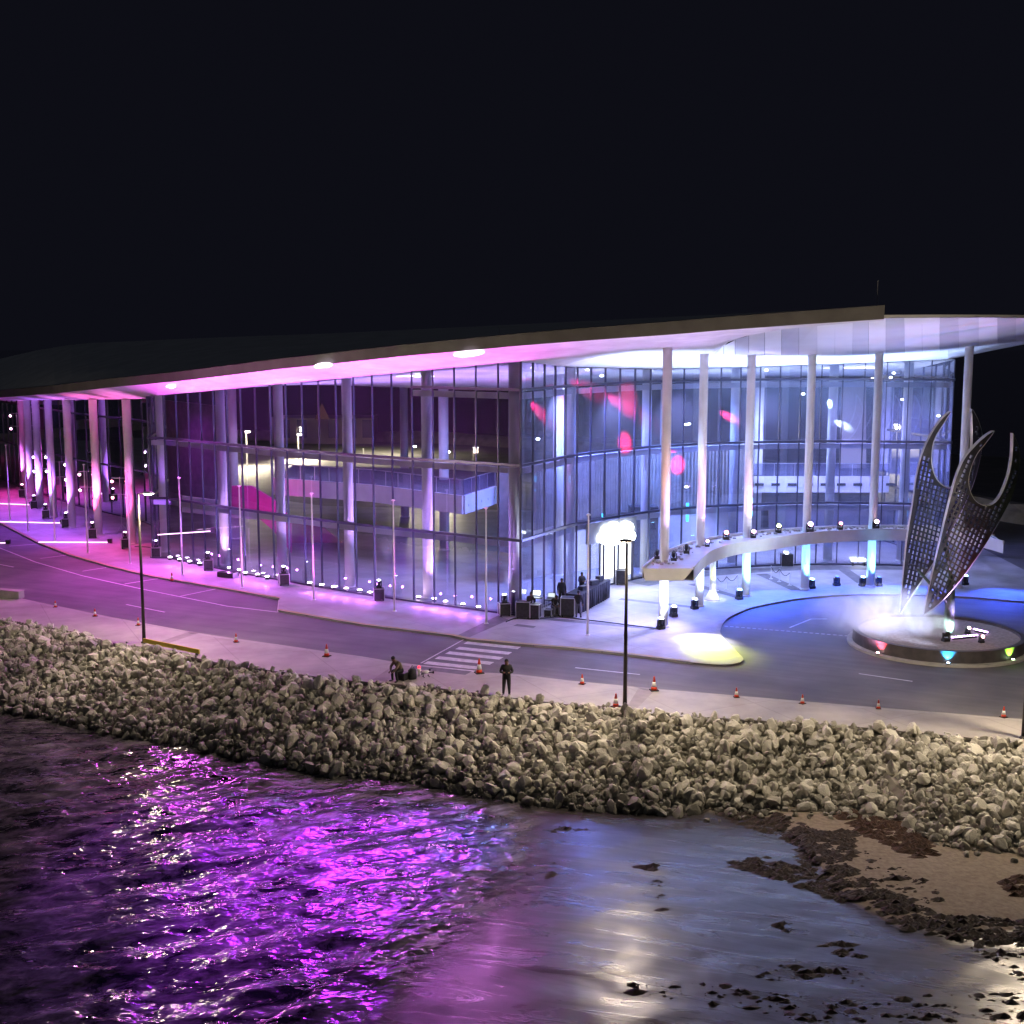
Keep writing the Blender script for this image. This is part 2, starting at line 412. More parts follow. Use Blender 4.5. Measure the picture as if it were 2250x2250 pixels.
def sand_mat():
    m = mat('beach_sand', (.34, .26, .18), .6, spec=.28); nt = m.node_tree; L = nt.links; p = nt.nodes["Principled BSDF"]
    at = N(nt, 'ShaderNodeAttribute'); at.attribute_name = 'wet'
    geo = N(nt, 'ShaderNodeNewGeometry')
    mp = N(nt, 'ShaderNodeMapping', vector_type='TEXTURE'); mp.inputs['Rotation'].default_value = (0, 0, R(-20)); mp.inputs['Scale'].default_value = (5.5, .9, 1)
    L.new(geo.outputs['Position'], mp.inputs['Vector'])
    nz = N(nt, 'ShaderNodeTexNoise'); nz.inputs['Scale'].default_value = 1.1; nz.inputs['Detail'].default_value = 9; nz.inputs['Roughness'].default_value = .65; nz.inputs['Distortion'].default_value = .8
    L.new(mp.outputs['Vector'], nz.inputs['Vector'])
    n2 = N(nt, 'ShaderNodeTexNoise'); n2.inputs['Scale'].default_value = 5; n2.inputs['Detail'].default_value = 8
    L.new(geo.outputs['Position'], n2.inputs['Vector'])
    add = N(nt, 'ShaderNodeMath', operation='MULTIPLY_ADD'); add.inputs[1].default_value = .35
    L.new(n2.outputs['Fac'], add.inputs[0]); L.new(at.outputs['Fac'], add.inputs[2])
    w2 = N(nt, 'ShaderNodeMapRange'); w2.inputs['From Min'].default_value = .45; w2.inputs['From Max'].default_value = .85
    L.new(add.outputs[0], w2.inputs['Value'])
    dry = N(nt, 'ShaderNodeValToRGB'); dry.color_ramp.elements[0].position = .3; dry.color_ramp.elements[0].color = (.22, .18, .135, 1); dry.color_ramp.elements[1].position = .7; dry.color_ramp.elements[1].color = (.32, .27, .205, 1)
    L.new(n2.outputs['Fac'], dry.inputs['Fac'])
    we = N(nt, 'ShaderNodeValToRGB'); we.color_ramp.elements[0].position = .38; we.color_ramp.elements[0].color = (.014, .011, .011, 1); we.color_ramp.elements[1].position = .66; we.color_ramp.elements[1].color = (.055, .047, .047, 1)
    L.new(nz.outputs['Fac'], we.inputs['Fac'])
    mx = N(nt, 'ShaderNodeMix', data_type='RGBA'); L.new(w2.outputs['Result'], mx.inputs[0]); L.new(dry.outputs['Color'], mx.inputs[6]); L.new(we.outputs['Color'], mx.inputs[7])
    L.new(mx.outputs[2], p.inputs['Base Color'])
    rw = N(nt, 'ShaderNodeMapRange'); rw.inputs['From Min'].default_value = .35; rw.inputs['From Max'].default_value = .68; rw.inputs['To Min'].default_value = .42; rw.inputs['To Max'].default_value = .17
    L.new(nz.outputs['Fac'], rw.inputs['Value'])
    rm = N(nt, 'ShaderNodeMix', data_type='FLOAT'); L.new(w2.outputs['Result'], rm.inputs[0]); rm.inputs[2].default_value = .85; L.new(rw.outputs['Result'], rm.inputs[3])
    L.new(rm.outputs[0], p.inputs['Roughness'])
    cw = N(nt, 'ShaderNodeMath', operation='MULTIPLY'); cw.inputs[1].default_value = .22; L.new(w2.outputs['Result'], cw.inputs[0]); L.new(cw.outputs[0], p.inputs['Coat Weight']); p.inputs['Coat Roughness'].default_value = .24; p.inputs['Coat IOR'].default_value = 1.6
    b = N(nt, 'ShaderNodeBump'); b.inputs['Strength'].default_value = .4; b.inputs['Distance'].default_value = .04
    L.new(nz.outputs['Fac'], b.inputs['Height'])
    b2 = N(nt, 'ShaderNodeBump'); b2.inputs['Distance'].default_value = .04
    inv = N(nt, 'ShaderNodeMath', operation='SUBTRACT'); inv.inputs[0].default_value = 1; L.new(w2.outputs['Result'], inv.inputs[1])
    L.new(inv.outputs[0], b2.inputs['Strength']); L.new(n2.outputs['Fac'], b2.inputs['Height']); L.new(b.outputs['Normal'], b2.inputs['Normal'])
    L.new(b2.outputs['Normal'], p.inputs['Normal'])
    return m
sand = mb.build('beach_sand', sand_mat(), smooth=True, fix=False)
at = sand.data.attributes.new('wet', 'FLOAT', 'POINT')
for i, v_ in enumerate(wet): at.data[i].value = v_
struct(sand)

M_WATER = water_mat()
gx0, gx1, gy0, gy1 = -58.0, 40.0, 30.0, 66.0; st = .17; nx = int((gx1 - gx0) / st); ny = int((gy1 - gy0) / st); mb = MB(); shore = []
for j in range(ny + 1):
    y = gy0 + j * st
    for i in range(nx + 1):
        x = gx0 + i * st; d = -wdist(x, y) if -12 < x else 20
        s_ = max(0., min(1., 1 - d / 3.2)); shore.append(s_)
        u = x * .87 + y * .5; v_ = -x * .5 + y * .87
        e_ = min(1, (x - gx0) / 4, (gx1 - x) / 4, (y - gy0) / 2, (gy1 - y) / 2)
        h = .17 * noise.noise(Vector((u * .26, v_ * .55, 1))) + .09 * noise.noise(Vector((u * .7, v_ * 1.15, 5))) + .035 * noise.noise(Vector((x * 1.9, y * 2.2, 9)))
        h += .05 * math.exp(-((d - 3.0) / .5) ** 2) if d < 10 else 0
        mb.v.append((x, y, SEA + h * e_ * (1 - .85 * s_)))
for j in range(ny):
    for i in range(nx):
        b = j * (nx + 1) + i
        if shore[b] >= 1 and shore[b + nx + 2] >= 1 and mb.v[b][0] > 30: continue
        mb.f.append((b, b + 1, b + nx + 2, b + nx + 1)); mb.m.append(0)
sea = mb.build('sea_water', M_WATER, smooth=True, fix=False); at = sea.data.attributes.new('shore', 'FLOAT', 'POINT'); at.data.foreach_set('value', shore); struct(sea)
mb = MB(); z_ = SEA
mb.quad((-900, -60, z_), (900, -60, z_), (900, gy0, z_), (-900, gy0, z_)); mb.quad((-900, gy0, z_), (gx0, gy0, z_), (gx0, gy1, z_), (-900, gy1, z_)); mb.quad((gx1, gy0, z_), (900, gy0, z_), (900, gy1, z_), (gx1, gy1, z_)); mb.quad((-900, gy1, z_), (900, gy1, z_), (900, 1500, z_), (-900, 1500, z_))
struct(mb.build('open_sea', M_WATER))
# sargassum wrack: dark clumps thrown along the berm and over the wet sand
M_WEED = noisy('seaweed', (.020, .012, .008), (.055, .030, .018), 6, .7, .6, 40)
M_WEEDR = noisy('rusty_seaweed', (.045, .022, .013), (.085, .040, .022), 6, .85, .6, 40)
def weed(name, polys, dens, m, smin=.03, smax=.10):
    mb = MB(); rnd = random.Random(5)
    for poly, dn in polys:
        P = [G(x, y, -2.85) for x, y in poly]
        xs = [p.x for p in P]; ys = [p.y for p in P]
        A = (max(xs) - min(xs)) * (max(ys) - min(ys))
        for _ in range(int(A * dn * dens * (4.5 if dn >= 50 else 3))):
            x = rnd.uniform(min(xs), max(xs)); y = rnd.uniform(min(ys), max(ys)); ins = False
            for i in range(len(P)):
                a, b = P[i], P[i - 1]
                if (a.y > y) != (b.y > y) and x < (b.x - a.x) * (y - a.y) / (b.y - a.y) + a.x: ins = not ins
            if not ins: continue
            if noise.noise(Vector((x * 1.1, y * 1.8, 3))) < (-.10 if dn >= 50 else .02) and rnd.random() < .92: continue
            s = rnd.uniform(smin, smax) * rnd.choice([.5, .7, 1, 1.4, 2.1]); z = sand_z(x, y)
            b = len(mb.v); n = 6; ax = rnd.uniform(1, 2.2); a0 = rnd.uniform(0, 3)
            for k in range(n):
                a = a0 + 2 * math.pi * k / n; rr = s * rnd.uniform(.7, 1.25)
                mb.v.append((x + math.cos(a) * rr * ax, y + math.sin(a) * rr, z - .01))
            mb.v.append((x + rnd.uniform(-.3, .3) * s, y + rnd.uniform(-.3, .3) * s, z + s * rnd.uniform(.3, .75)))
            for k in range(n): mb.f.append((b + k, b + (k + 1) % n, b + n)); mb.m.append(0)
    return tag(mb.build(name, m), None, None, None, 'stuff')
wd = weed('seaweed', [
    ([(1560, 1780), (1690, 1788), (1760, 1822), (1790, 1835), (1740, 1855), (1700, 1835), (1600, 1800)], 55),
    ([(1740, 1838), (1880, 1838), (1870, 1920), (1950, 1990), (1870, 1985), (1800, 1930), (1750, 1890)], 60),
    ([(1598, 1892), (1680, 1880), (1800, 1925), (1900, 1985), (1850, 1985), (1720, 1935), (1620, 1905)], 60),
    ([(1870, 1960), (1990, 1985), (2060, 2030), (2250, 2035), (2260, 2090), (2120, 2080), (1990, 2050), (1900, 2000)], 50),
    ([(1400, 1930), (1470, 1925), (1480, 1985), (1430, 2010)], 6), ([(1410, 1898), (1440, 1896), (1442, 1908), (1408, 1908)], 50),
    ([(1700, 2030), (1730, 2025), (1760, 2045), (1740, 2055)], 40), ([(1800, 2080), (1870, 2070), (1910, 2110), (1850, 2105)], 30),
    ([(1600, 2125), (1800, 2120), (1960, 2150), (1900, 2180), (1640, 2150)], 9),
    ([(1380, 2150), (1600, 2165), (1800, 2200), (2250, 2190), (2260, 2260), (1800, 2250), (1400, 2180)], 8),
    ([(1900, 1880), (2050, 1960), (2100, 2030), (1900, 1960)], 10), ([(2100, 2060), (2260, 2080), (2260, 2170), (2140, 2110)], 14),
    ([(1205, 1800), (1290, 1812), (1290, 1818), (1215, 1822)], 30), ([(1195, 1880), (1218, 1880), (1218, 1930), (1200, 1925)], 12)], 1.0, M_WEED)
wr = weed('dry_seaweed', [([(1845, 1806), (1880, 1790), (1960, 1800), (2030, 1855), (2055, 1898), (2020, 1902), (1950, 1870), (1900, 1845)], 70),
                           ([(2200, 1960), (2250, 1940), (2270, 1990), (2230, 1990)], 50)], 1.0, M_WEEDR, .05, .12)

# land: one asphalt sheet, the promenade and the plaza raised a kerb above it
ROADZ = -.12
KN = [(-900, 1165), (-400, 1236), (-200, 1265), (0, 1300), (57, 1317), (246, 1356), (414, 1387), (500, 1400), (800, 1443), (859, 1453), (1045, 1477), (1138, 1481), (1250, 1495), (1450, 1514), (1864, 1549), (2250, 1580), (2700, 1623), (3200, 1670)]
rt = [G(x, y) for x, y in RT]; kn = [G(x, y) for x, y in KN]
land = [(p.x, p.y) for p in rt[:]] + [(120, 60), (120, 150), (60, 200), (10, 226), (-60, 226), (-150, 200), (-170, 120)]
struct(tri_poly('road', land, ROADZ, M_ROAD, rise=SEA - .5))
struct(tri_poly('promenade', [(p.x, p.y) for p in rt] + [(p.x, p.y) for p in reversed(kn)], 0, M_CONC, rise=-1.2))
kerb_near = strip('kerb', [G(x, y + 3) for x, y in KN], .18, .004, M_KERB); struct(kerb_near)
KF_A = [(-300, 1085), (-100, 1122), (0, 1148), (85, 1192), (155, 1219), (246, 1245), (336, 1266), (500, 1294), (614, 1314)]
KF_B = [(611, 1340), (800, 1372), (996, 1396), (1032, 1404), (1138, 1414), (1250, 1423), (1350, 1433), (1518, 1454)]
KF_C = [(1518, 1454), (1580, 1459), (1615, 1456), (1628, 1447), (1610, 1428), (1586, 1402), (1578, 1385), (1592, 1360), (1622, 1344), (1660, 1331), (1754, 1314), (1850, 1306), (1950, 1305), (2100, 1309), (2250, 1321), (2340, 1332)]
ka = [G(*p) for p in KF_A]; kb = [G(*p) for p in KF_B]; kc = spline([G(*p) for p in KF_C], 4)
plaza = [(p.x, p.y) for p in ka + kb + kc[1:]]
plaza += [G(2400, 1300)[:2], G(2250, 1252)[:2], G(2155, 1203)[:2], (42, 114), (30, 126), (-20, 134), (-55, 165), (-90, 205), (-130, 205), (-125, 165)]
struct(tri_poly('plaza', [tuple(p) for p in plaza], 0, M_PLAZA, rise=-.4))
struct(strip('kerb', [p + Vector((0, .12, 0)) for p in ka[1:]], .3, .004, M_YKERB))
struct(strip('kerb', [p + Vector((0, .12, 0)) for p in kb], .34, .004, M_YKERB))
struct(strip('kerb', kc, .26, .005, M_KERB))
# grey ramp of dark paving leading to the crossing, cross bands in both pavements
def pquad(name, pts, z, m):
    mb = MB(); P = [G(x, y, z) for x, y in pts]; mb.quad(*P); return struct(mb.build(name, m))
M_BAND = noisy('promenade_dark_band', (.24, .215, .20), (.30, .27, .25), 1.5, .7)
pquad('paving_band', [(317, 1421), (340, 1423), (437, 1391), (416, 1388)], .004, M_BAND)
pquad('paving_band', [(1372, 1562), (1392, 1564), (1440, 1516), (1403, 1512)], .004, M_BAND)
pquad('paving_band', [(1005, 1396), (1032, 1400), (1118, 1362), (1095, 1352)], .004, M_DGREY)
pquad('paving_band', [(817, 1494), (905, 1500), (900, 1463), (868, 1460)], .004, M_BAND)
pquad('drain_cover', [(1128, 1375), (1172, 1380), (1178, 1376), (1136, 1371)], .006, M_DGREY)
# road markings
def mark(pts, wd=.12, name='road_marking'):
    return struct(strip(name, [G(x, y, ROADZ + .008) for x, y in pts], wd, ROADZ + .008, M_LINE))
mark([(-200, 1150), (0, 1204), (78, 1235), (181, 1265), (311, 1294), (500, 1332), (611, 1345)], .13)
for a in (((181, 1255), (233, 1247)), ((274, 1283), (349, 1271)), ((396, 1310), (474, 1294)), ((88, 1227), (145, 1220)), ((20, 1200), (85, 1195)), ((277, 1328), (362, 1345)),
          ((1264, 1467), (1406, 1482)), ((1887, 1480), (2005, 1497)), ((1735, 1379), (1782, 1360)), ((1782, 1360), (1817, 1360)), ((-10, 1238), (30, 1246)), ((611, 1345), (614, 1318))):
    mark(a, .13)
P0, P1 = G(1592, 1376, ROADZ), G(1869, 1398, ROADZ)
for i in range(22):
    a = P0.lerp(P1, i / 22); b = P0.lerp(P1, (i + .62) / 22)
    struct(strip('road_marking', [a, b], .14, ROADZ + .008, M_LINE))
for (xa, ya), (xb, yb) in (((1023, 1412), (1141, 1424)), ((1005, 1424), (1121, 1436)), ((983, 1434), (1102, 1447)), ((960, 1445), (1081, 1458)), ((935, 1456), (1050, 1468)), ((905, 1463), (1040, 1477))):
    A, B = G(xa, ya, ROADZ), G(xb, yb, ROADZ)
    struct(strip('crosswalk_stripe', [A, B], .62, ROADZ + .008, M_LINE))
pquad('tactile_strip', [(898, 1468), (913, 1463), (1037, 1475), (1022, 1483)], .009, M_DGREY)
mark([(1028, 1400), (925, 1457)], .1)

# stone bund far behind and beside the building
M_BUND = noisy('bund_stone', (.24, .22, .19), (.36, .33, .28), .8, .85, .8, 4)
bl = spline([(110, 75), (72, 103), (52, 120), (44, 140), (30, 172), (-10, 212), (-60, 218), (-84, 204), (-110, 196), (-170, 175)], 8)
mb = MB(); rnd = random.Random(3)
rows = []
for i, p in enumerate(bl):
    p = Vector((p[0], p[1], 0)); d = Vector(bl[min(i + 1, len(bl) - 1)]) - Vector(bl[max(i - 1, 0)]); d = Vector((d[0], d[1], 0)).normalized(); nn = Vector((d.y, -d.x, 0))
    if nn.dot(p - Vector((0, 120, 0))) < 0: nn = -nn
    rows.append([p - nn * 1.6 + Vector((0, 0, -.2)), p - nn * .8 + Vector((0, 0, .8 + rnd.uniform(-.2, .2))), p + Vector((0, 0, 1.6 + rnd.uniform(-.15, .15))), p + nn * 2 + Vector((0, 0, 1.4)), p + nn * 5 + Vector((0, 0, -3.2))])
for i in range(len(rows) - 1):
    for k in range(4): mb.quad(rows[i][k], rows[i + 1][k], rows[i + 1][k + 1], rows[i][k + 1])
struct(mb.build('embankment', M_BUND))

# ------------------------------------------------------------------ rock revetment
M_ROCK = noisy('limestone', (.46, .44, .37), (.62, .60, .53), 1.3, .85, .6, 14, detail=6)
_nt = M_ROCK.node_tree; _p = _nt.nodes["Principled BSDF"]; _s = _p.inputs['Base Color'].links[0].from_socket
_g = N(_nt, 'ShaderNodeNewGeometry'); _m = N(_nt, 'ShaderNodeMapRange'); _m.inputs['To Min'].default_value = .6; _m.inputs['To Max'].default_value = 1.3
_nt.links.new(_g.outputs['Random Per Island'], _m.inputs['Value']); _x = N(_nt, 'ShaderNodeMix', data_type='RGBA', blend_type='MULTIPLY'); _x.inputs[0].default_value = 1
_nt.links.new(_s, _x.inputs[6]); _nt.links.new(_m.outputs['Result'], _x.inputs[7]); 
_sx = N(_nt, 'ShaderNodeSeparateXYZ'); _nt.links.new(_g.outputs['Position'], _sx.inputs[0]); _n5 = N(_nt, 'ShaderNodeTexNoise'); _n5.inputs['Scale'].default_value = .5; _nt.links.new(_g.outputs['Position'], _n5.inputs['Vector'])
_ad = N(_nt, 'ShaderNodeMath', operation='ADD'); _nt.links.new(_sx.outputs['Z'], _ad.inputs[0]); _nt.links.new(_n5.outputs['Fac'], _ad.inputs[1])     # darker towards the foot of the slope
_w = N(_nt, 'ShaderNodeMapRange'); _w.inputs['From Min'].default_value = -2.4; _w.inputs['From Max'].default_value = -1.5; _w.inputs['To Min'].default_value = .38; _w.inputs['To Max'].default_value = 1; _nt.links.new(_ad.outputs[0], _w.inputs['Value'])
_y = N(_nt, 'ShaderNodeMix', data_type='RGBA', blend_type='MULTIPLY'); _y.inputs[0].default_value = 1; _nt.links.new(_x.outputs[2], _y.inputs[6]); _nt.links.new(_w.outputs['Result'], _y.inputs[7]); _nt.links.new(_y.outputs[2], _p.inputs['Base Color'])
def rock_mesh(seed):
    bm = bmesh.new(); bmesh.ops.create_icosphere(bm, subdivisions=2, radius=1)
    rnd = random.Random(seed); o = Vector((rnd.uniform(0, 50), rnd.uniform(0, 50), 0))
    planes = [(Vector((rnd.uniform(-1, 1), rnd.uniform(-1, 1), rnd.uniform(-1, 1))).normalized(), rnd.uniform(.50, .82)) for _ in range(10)]
    for v in bm.verts:
        c = v.co.copy()
        for n_, d_ in planes:
            k = c.dot(n_)
            if k > d_: c -= n_ * (k - d_)
        c *= 1 + .12 * noise.noise(v.co * 1.7 + o)
        v.co = Vector((c.x * rnd_s[seed % 12][0], c.y * rnd_s[seed % 12][1], c.z * rnd_s[seed % 12][2]))
    me = bpy.data.meshes.new('rock'); bm.to_mesh(me); bm.free(); me.materials.append(M_ROCK)
    return me
rnd = random.Random(11)
rnd_s = [(rnd.uniform(.95, 1.45), rnd.uniform(.8, 1.1), rnd.uniform(.65, .95)) for _ in range(12)]
rock_meshes = [rock_mesh(i) for i in range(12)]
rocks = []
rtl = [(p.x, p.y) for p in rt]; ZB = [(-200, -2.98), (8, -2.95), (14, -2.72), (22, -2.55), (30, -2.45), (60, -2.45)]
rbl = [(q.x, q.y) for q in (G(x, y, interp([(0, -2.95), (1404, -2.9), (1698, -2.65), (2000, -2.52), (2250, -2.45)], max(0, min(2250, x)))) for x, y in RB)]
rnd = random.Random(21)
X0, X1 = -52.0, 40.0
def slope_pt(x, t, jitter=0):
    ya, yb = interp(rtl, x), interp(rbl, x)
    return Vector((x, lerp(ya, yb, t), lerp(-.10, interp(ZB, x) - .02, t)))
x = X0
while x < X1:
    L = interp(rtl, x) - interp(rbl, x); n = max(4, int(math.hypot(L, 3) / .29))
    for k in range(n + 1):
        t = (k + rnd.uniform(-.35, .35)) / n
        for layer in range(2):
            s = rnd.choice([.09, .11, .13, .15, .18, .21, .25, .31, .40]) * rnd.uniform(.85, 1.25) * (1.12 if t < .25 else 1)
            if t < .06: s *= .8
            p = slope_pt(x + rnd.uniform(-.22, .22), max(-.01, min(1.04, t)))
            p.z += (.10 if layer else -.12) + rnd.uniform(-.08, .10)
            p.y += rnd.uniform(-.1, .1)
            rocks.append((p, s * .88, (rnd.uniform(0, 6.3), rnd.uniform(0, 6.3), rnd.uniform(0, 6.3)), rnd.randrange(12), layer))
    x += .30
for _ in range(60):                      # a few strays on the sand at the toe
    x = rnd.uniform(8, 27); p = slope_pt(x, 1.0); p.y -= rnd.uniform(0, 1.0) ** 2; p.z = sand_z(p.x, p.y) + .03
    rocks.append((p, rnd.uniform(.08, .2), (rnd.uniform(0, 6.3), rnd.uniform(0, 6.3), rnd.uniform(0, 6.3)), rnd.randrange(12), 1))
def inview(p):
    d = p.y * math.cos(PITCH) - (p.z - H) * math.sin(PITCH); sx = 1125 + FPX * p.x / d
    return 15 < sx < 2235
cand = sorted([r for r in rocks if r[4] == 1 and inview(r[0])], key=lambda r: -r[1] / r[0].length)[:300]
cs = set(id(r) for r in cand)
for r in cand:
    o = bpy.data.objects.new('boulder', rock_meshes[r[3]]); COL.objects.link(o)
    o.location = r[0] + Vector((0, 0, .05)); o.scale = (r[1],) * 3; o.rotation_euler = r[2]
    tag(o, 'one of the largest pale limestone boulders lying on top of the rock revetment', 'boulder', 'largest boulders of the rock revetment')
mb = MB()
for r in rocks:
    if id(r) in cs: continue
    me = rock_meshes[r[3]]; from mathutils import Euler
    M = Euler(r[2]).to_matrix() * r[1]; b = len(mb.v)
    mb.v += [tuple(r[0] + M @ v.co) for v in me.vertices]
    for p in me.polygons: mb.f.append(tuple(b + i for i in p.vertices)); mb.m.append(0)
tag(mb.build('revetment_rocks', M_ROCK, fix=False), None, None, None, 'stuff')
mb = MB(); xs = [X0 - 30 + i * 2 for i in range(75)]      # core of the slope under the stones
for a, b in zip(xs[:-1], xs[1:]):
    pa, pb, pc, pd = slope_pt(a, 0), slope_pt(b, 0), slope_pt(b, 1.05), slope_pt(a, 1.05)
    for q in (pa, pb, pc, pd): q.z -= .12
    mb.quad(pa, pd, pc, pb)
struct(mb.build('slope', noisy('slope_core', (.26, .24, .2), (.34, .32, .27), 3, .9)))
# tilted broken slab with a dark hollow, low on the right of the slope
c = G(2085, 1790, -2.5)
sl = empty('concrete_slab', c, .3, 'broken grey concrete slab tilted among the rocks above the sand', 'slab')
mb = MB(); Mx = Matrix.Rotation(R(38), 3, 'X') @ Matrix.Rotation(R(12), 3, 'Y'); mb.box((0, 0, .35), (1.6, 1.1, .14), M=Mx); mb.build('slab_face', mat('slab_grey', (.12, .12, .13), .8), sl)
mb = MB(); Mx = Matrix.Rotation(R(-35), 3, 'Y'); mb.box((.95, .05, .15), (.9, .9, .12), M=Mx); mb.build('slab_fragment', M_KERB, sl)

# ------------------------------------------------------------------ the building
BLD = empty('convention_centre', (0, 95, 0), 0, 'long glass fronted hall under a huge sweeping white roof lit pink and blue', 'building')
class Sub:      # parts are written in world coordinates and shifted under the building
    pass
def part(mb, name, m, parent=None, smooth=False, fix=True, label=None):
    par = parent or BLD
    off = Vector((0, 95, 0))
    me_o = mb.build(name, m, None, smooth, off, fix)
    me_o.location = (0, 0, 0); me_o.parent = par
    if label: me_o['label'] = label
    return me_o
FL = [(364, 1094), (500.5, 1114.7), (650, 1135), (832, 1157), (1018.5, 1175.6), (1144, 1188)]
FR = [(1144, 1188), (1200, 1171), (1266, 1151), (1359, 1134), (1454, 1121), (1550, 1113), (1644, 1108.5), (1713, 1106), (1820, 1104.5), (1927, 1105.5), (2005, 1107), (2083, 1109)]
fl = [G(336, 1226)] + [G(x, y, 4.95) for x, y in FL]; fr = [G(x, y, 4.95) for x, y in FR]
fl = [Vector((p.x, p.y)) for p in spline(fl, 8)]; fr = [Vector((p.x, p.y)) for p in spline(fr, 8)]
def resample(L, step):
    out = [L[0]]; tot = sum((L[i + 1] - L[i]).length for i in range(len(L) - 1)); n = round(tot / step); st = tot / n; need = st; acc = 0
    for i in range(len(L) - 1):
        d = (L[i + 1] - L[i]).length
        while acc + d >= need - 1e-6 and len(out) < n:
            out.append(L[i].lerp(L[i + 1], (need - acc) / d)); need += st
        acc += d
    out.append(L[-1]); return out
fl = resample(fl, 1.68); fr = resample(fr, 1.66)
TOP = [(300, 872), (336, 870), (488, 857), (600, 845), (650, 841), (913, 815), (1118, 795.5), (1146, 794), (1165, 795), (1229, 804), (1268, 807), (1436, 810.6), (1500, 810), (1675, 806), (1888, 798), (2083, 790), (2200, 785)]
def px_of(p, z):
    dz = z - H; d = p[1] * math.cos(PITCH) - dz * math.sin(PITCH); return 1125 + FPX * p[0] / d
def top_of(p):
    xx = px_of(p, 15); return D(xx, interp(TOP, xx), p[1]).z
def tangent(L, i):
    d = L[min(i + 1, len(L) - 1)] - L[max(i - 1, 0)]; return d.normalized()
# curved glazed fronts: glass, mullions, transoms, inner beams
side = [fl[0], Vector((-30.2, 108)), Vector((-31.5, 116)), Vector((-36, 123)), Vector((-46, 134)), Vector((-58, 150)), Vector((-70, 168))]
side = resample([Vector(p) for p in side], 2.6)
def side_top(p): return top_of(fl[0]) + (p.x - fl[0].x) * .055
rside = resample([fr[-1], Vector((fr[-1].x + .6, fr[-1].y + 5)), Vector((fr[-1].x - 1.5, fr[-1].y + 15))], 1.8)
for name, L, tf in (('glass_wall', fl, top_of), ('glass_wall', fr, top_of), ('glass_wall', side, side_top), ('glass_wall', rside, lambda p: top_of(fr[-1]))):
    mb = MB()
    for i in range(len(L) - 1):
        a, b = L[i], L[i + 1]; mb.quad((a.x, a.y, .1), (b.x, b.y, .1), (b.x, b.y, tf(b) - .03), (a.x, a.y, tf(a) - .03))
    part(mb, name, M_GLASSL if L is fl or L is side else M_GLASS, fix=False)
    for i, p in enumerate(L):
        if L is side and i == 0 or L is rside and i == 0: continue
        t = tangent(L, i); mb = MB(); mb.box((p.x, p.y, tf(p) / 2), (.06, .15, tf(p) - .04), rz=math.atan2(t.y, t.x))
        part(mb, 'mullion', M_MULL)
    for z in (.06, 4.95, 9.82, 14.65):
        mb = MB(); used = False
        for i in range(len(L) - 1):
            a, b = L[i], L[i + 1]
            if z > min(tf(a), tf(b)) - .5: continue
            if z > 14 and a.x < -8 and L is fl: continue
            used = True; mb.bar((a.x, a.y, z), (b.x, b.y, z), .24 if z > 1 else .4, .17 if z > 1 else .12)
        if used: part(mb, 'transom', M_MULL)
        if z > 1 and L in (fl, fr):
            mb = MB(); used = False
            for i in range(len(L) - 1):
                a, b = L[i].copy(), L[i + 1].copy()
                if z > min(tf(a), tf(b)) - .5 or (z > 14 and a.x < -8 and L is fl): continue
                used = True
                for q in (a, b): q.y += 1.0
                mb.bar((a.x, a.y, z - .45), (b.x, b.y, z - .45), .35, .40)
            if used: part(mb, 'inner_beam', M_BEAM)
# interior columns
def facade_y(px):
    best = None
    for L in (fl, fr):
        for i in range(len(L) - 1):
            xa, xb = px_of(L[i], 5), px_of(L[i + 1], 5)
            if xa <= px <= xb or xb <= px <= xa: best = lerp(L[i].y, L[i + 1].y, (px - xa) / (xb - xa))
    return best
def column(x, y, z0, z1, r, m=M_WHITE, name='column', parent=None):
    mb = MB(); mb.tube([(x, y, z0), (x, y, z1)], r, 20)
    mb.tube([(x, y, z0), (x, y, z0 + .12)], r + .06, 20)
    return part(mb, name, m, parent, smooth=True)
for px, off, r in ((491, 2.2, .36), (617, 1.6, .36), (766, 1.8, .36), (939, 1.8, .36), (1131, .9, .40), (976, 22, .42), (516, 16, .42), (1226, 9, .4), (1252, 1.2, .36), (1418, 1.4, .36),
                   (1458, 12, .4), (1610, 1.8, .36), (1662, 12, .42), (1822, 1.8, .36), (1984, 2.2, .36), (2068, 6, .36), (360, 3, .36), (890, 40, .4)):
    y = facade_y(px) + off; q = D(px, 1125, y)
    column(q.x, y, 0, 16.0 if px > 1200 else (top_of(Vector((q.x, facade_y(px)))) - .02), r)
# colonnade on the left
CL = [(290, 1195), (217, 1176), (159, 1159), (118, 1136), (89, 1116), (70, 1099), (56, 1080), (47, 1062)]
coltops = []
for x, y in CL:
    q = G(x, y); z = D(x, 879, q.y).z; coltops.append(q)
    column(q.x, q.y, 0, z + .05, .36)
# forecourt columns under the round soffit
CR = [(1457, 1378, 766), (1536, 1332, 775), (1638, 1310, 779), (1768, 1295, 779), (1912, 1289, 777), (2104, 1290, 764)]
crp = []
for x, y, t in CR:
    q = G(x, y); crp.append(q); column(q.x, q.y, 0, D(x, t, q.y).z + .1, .29)
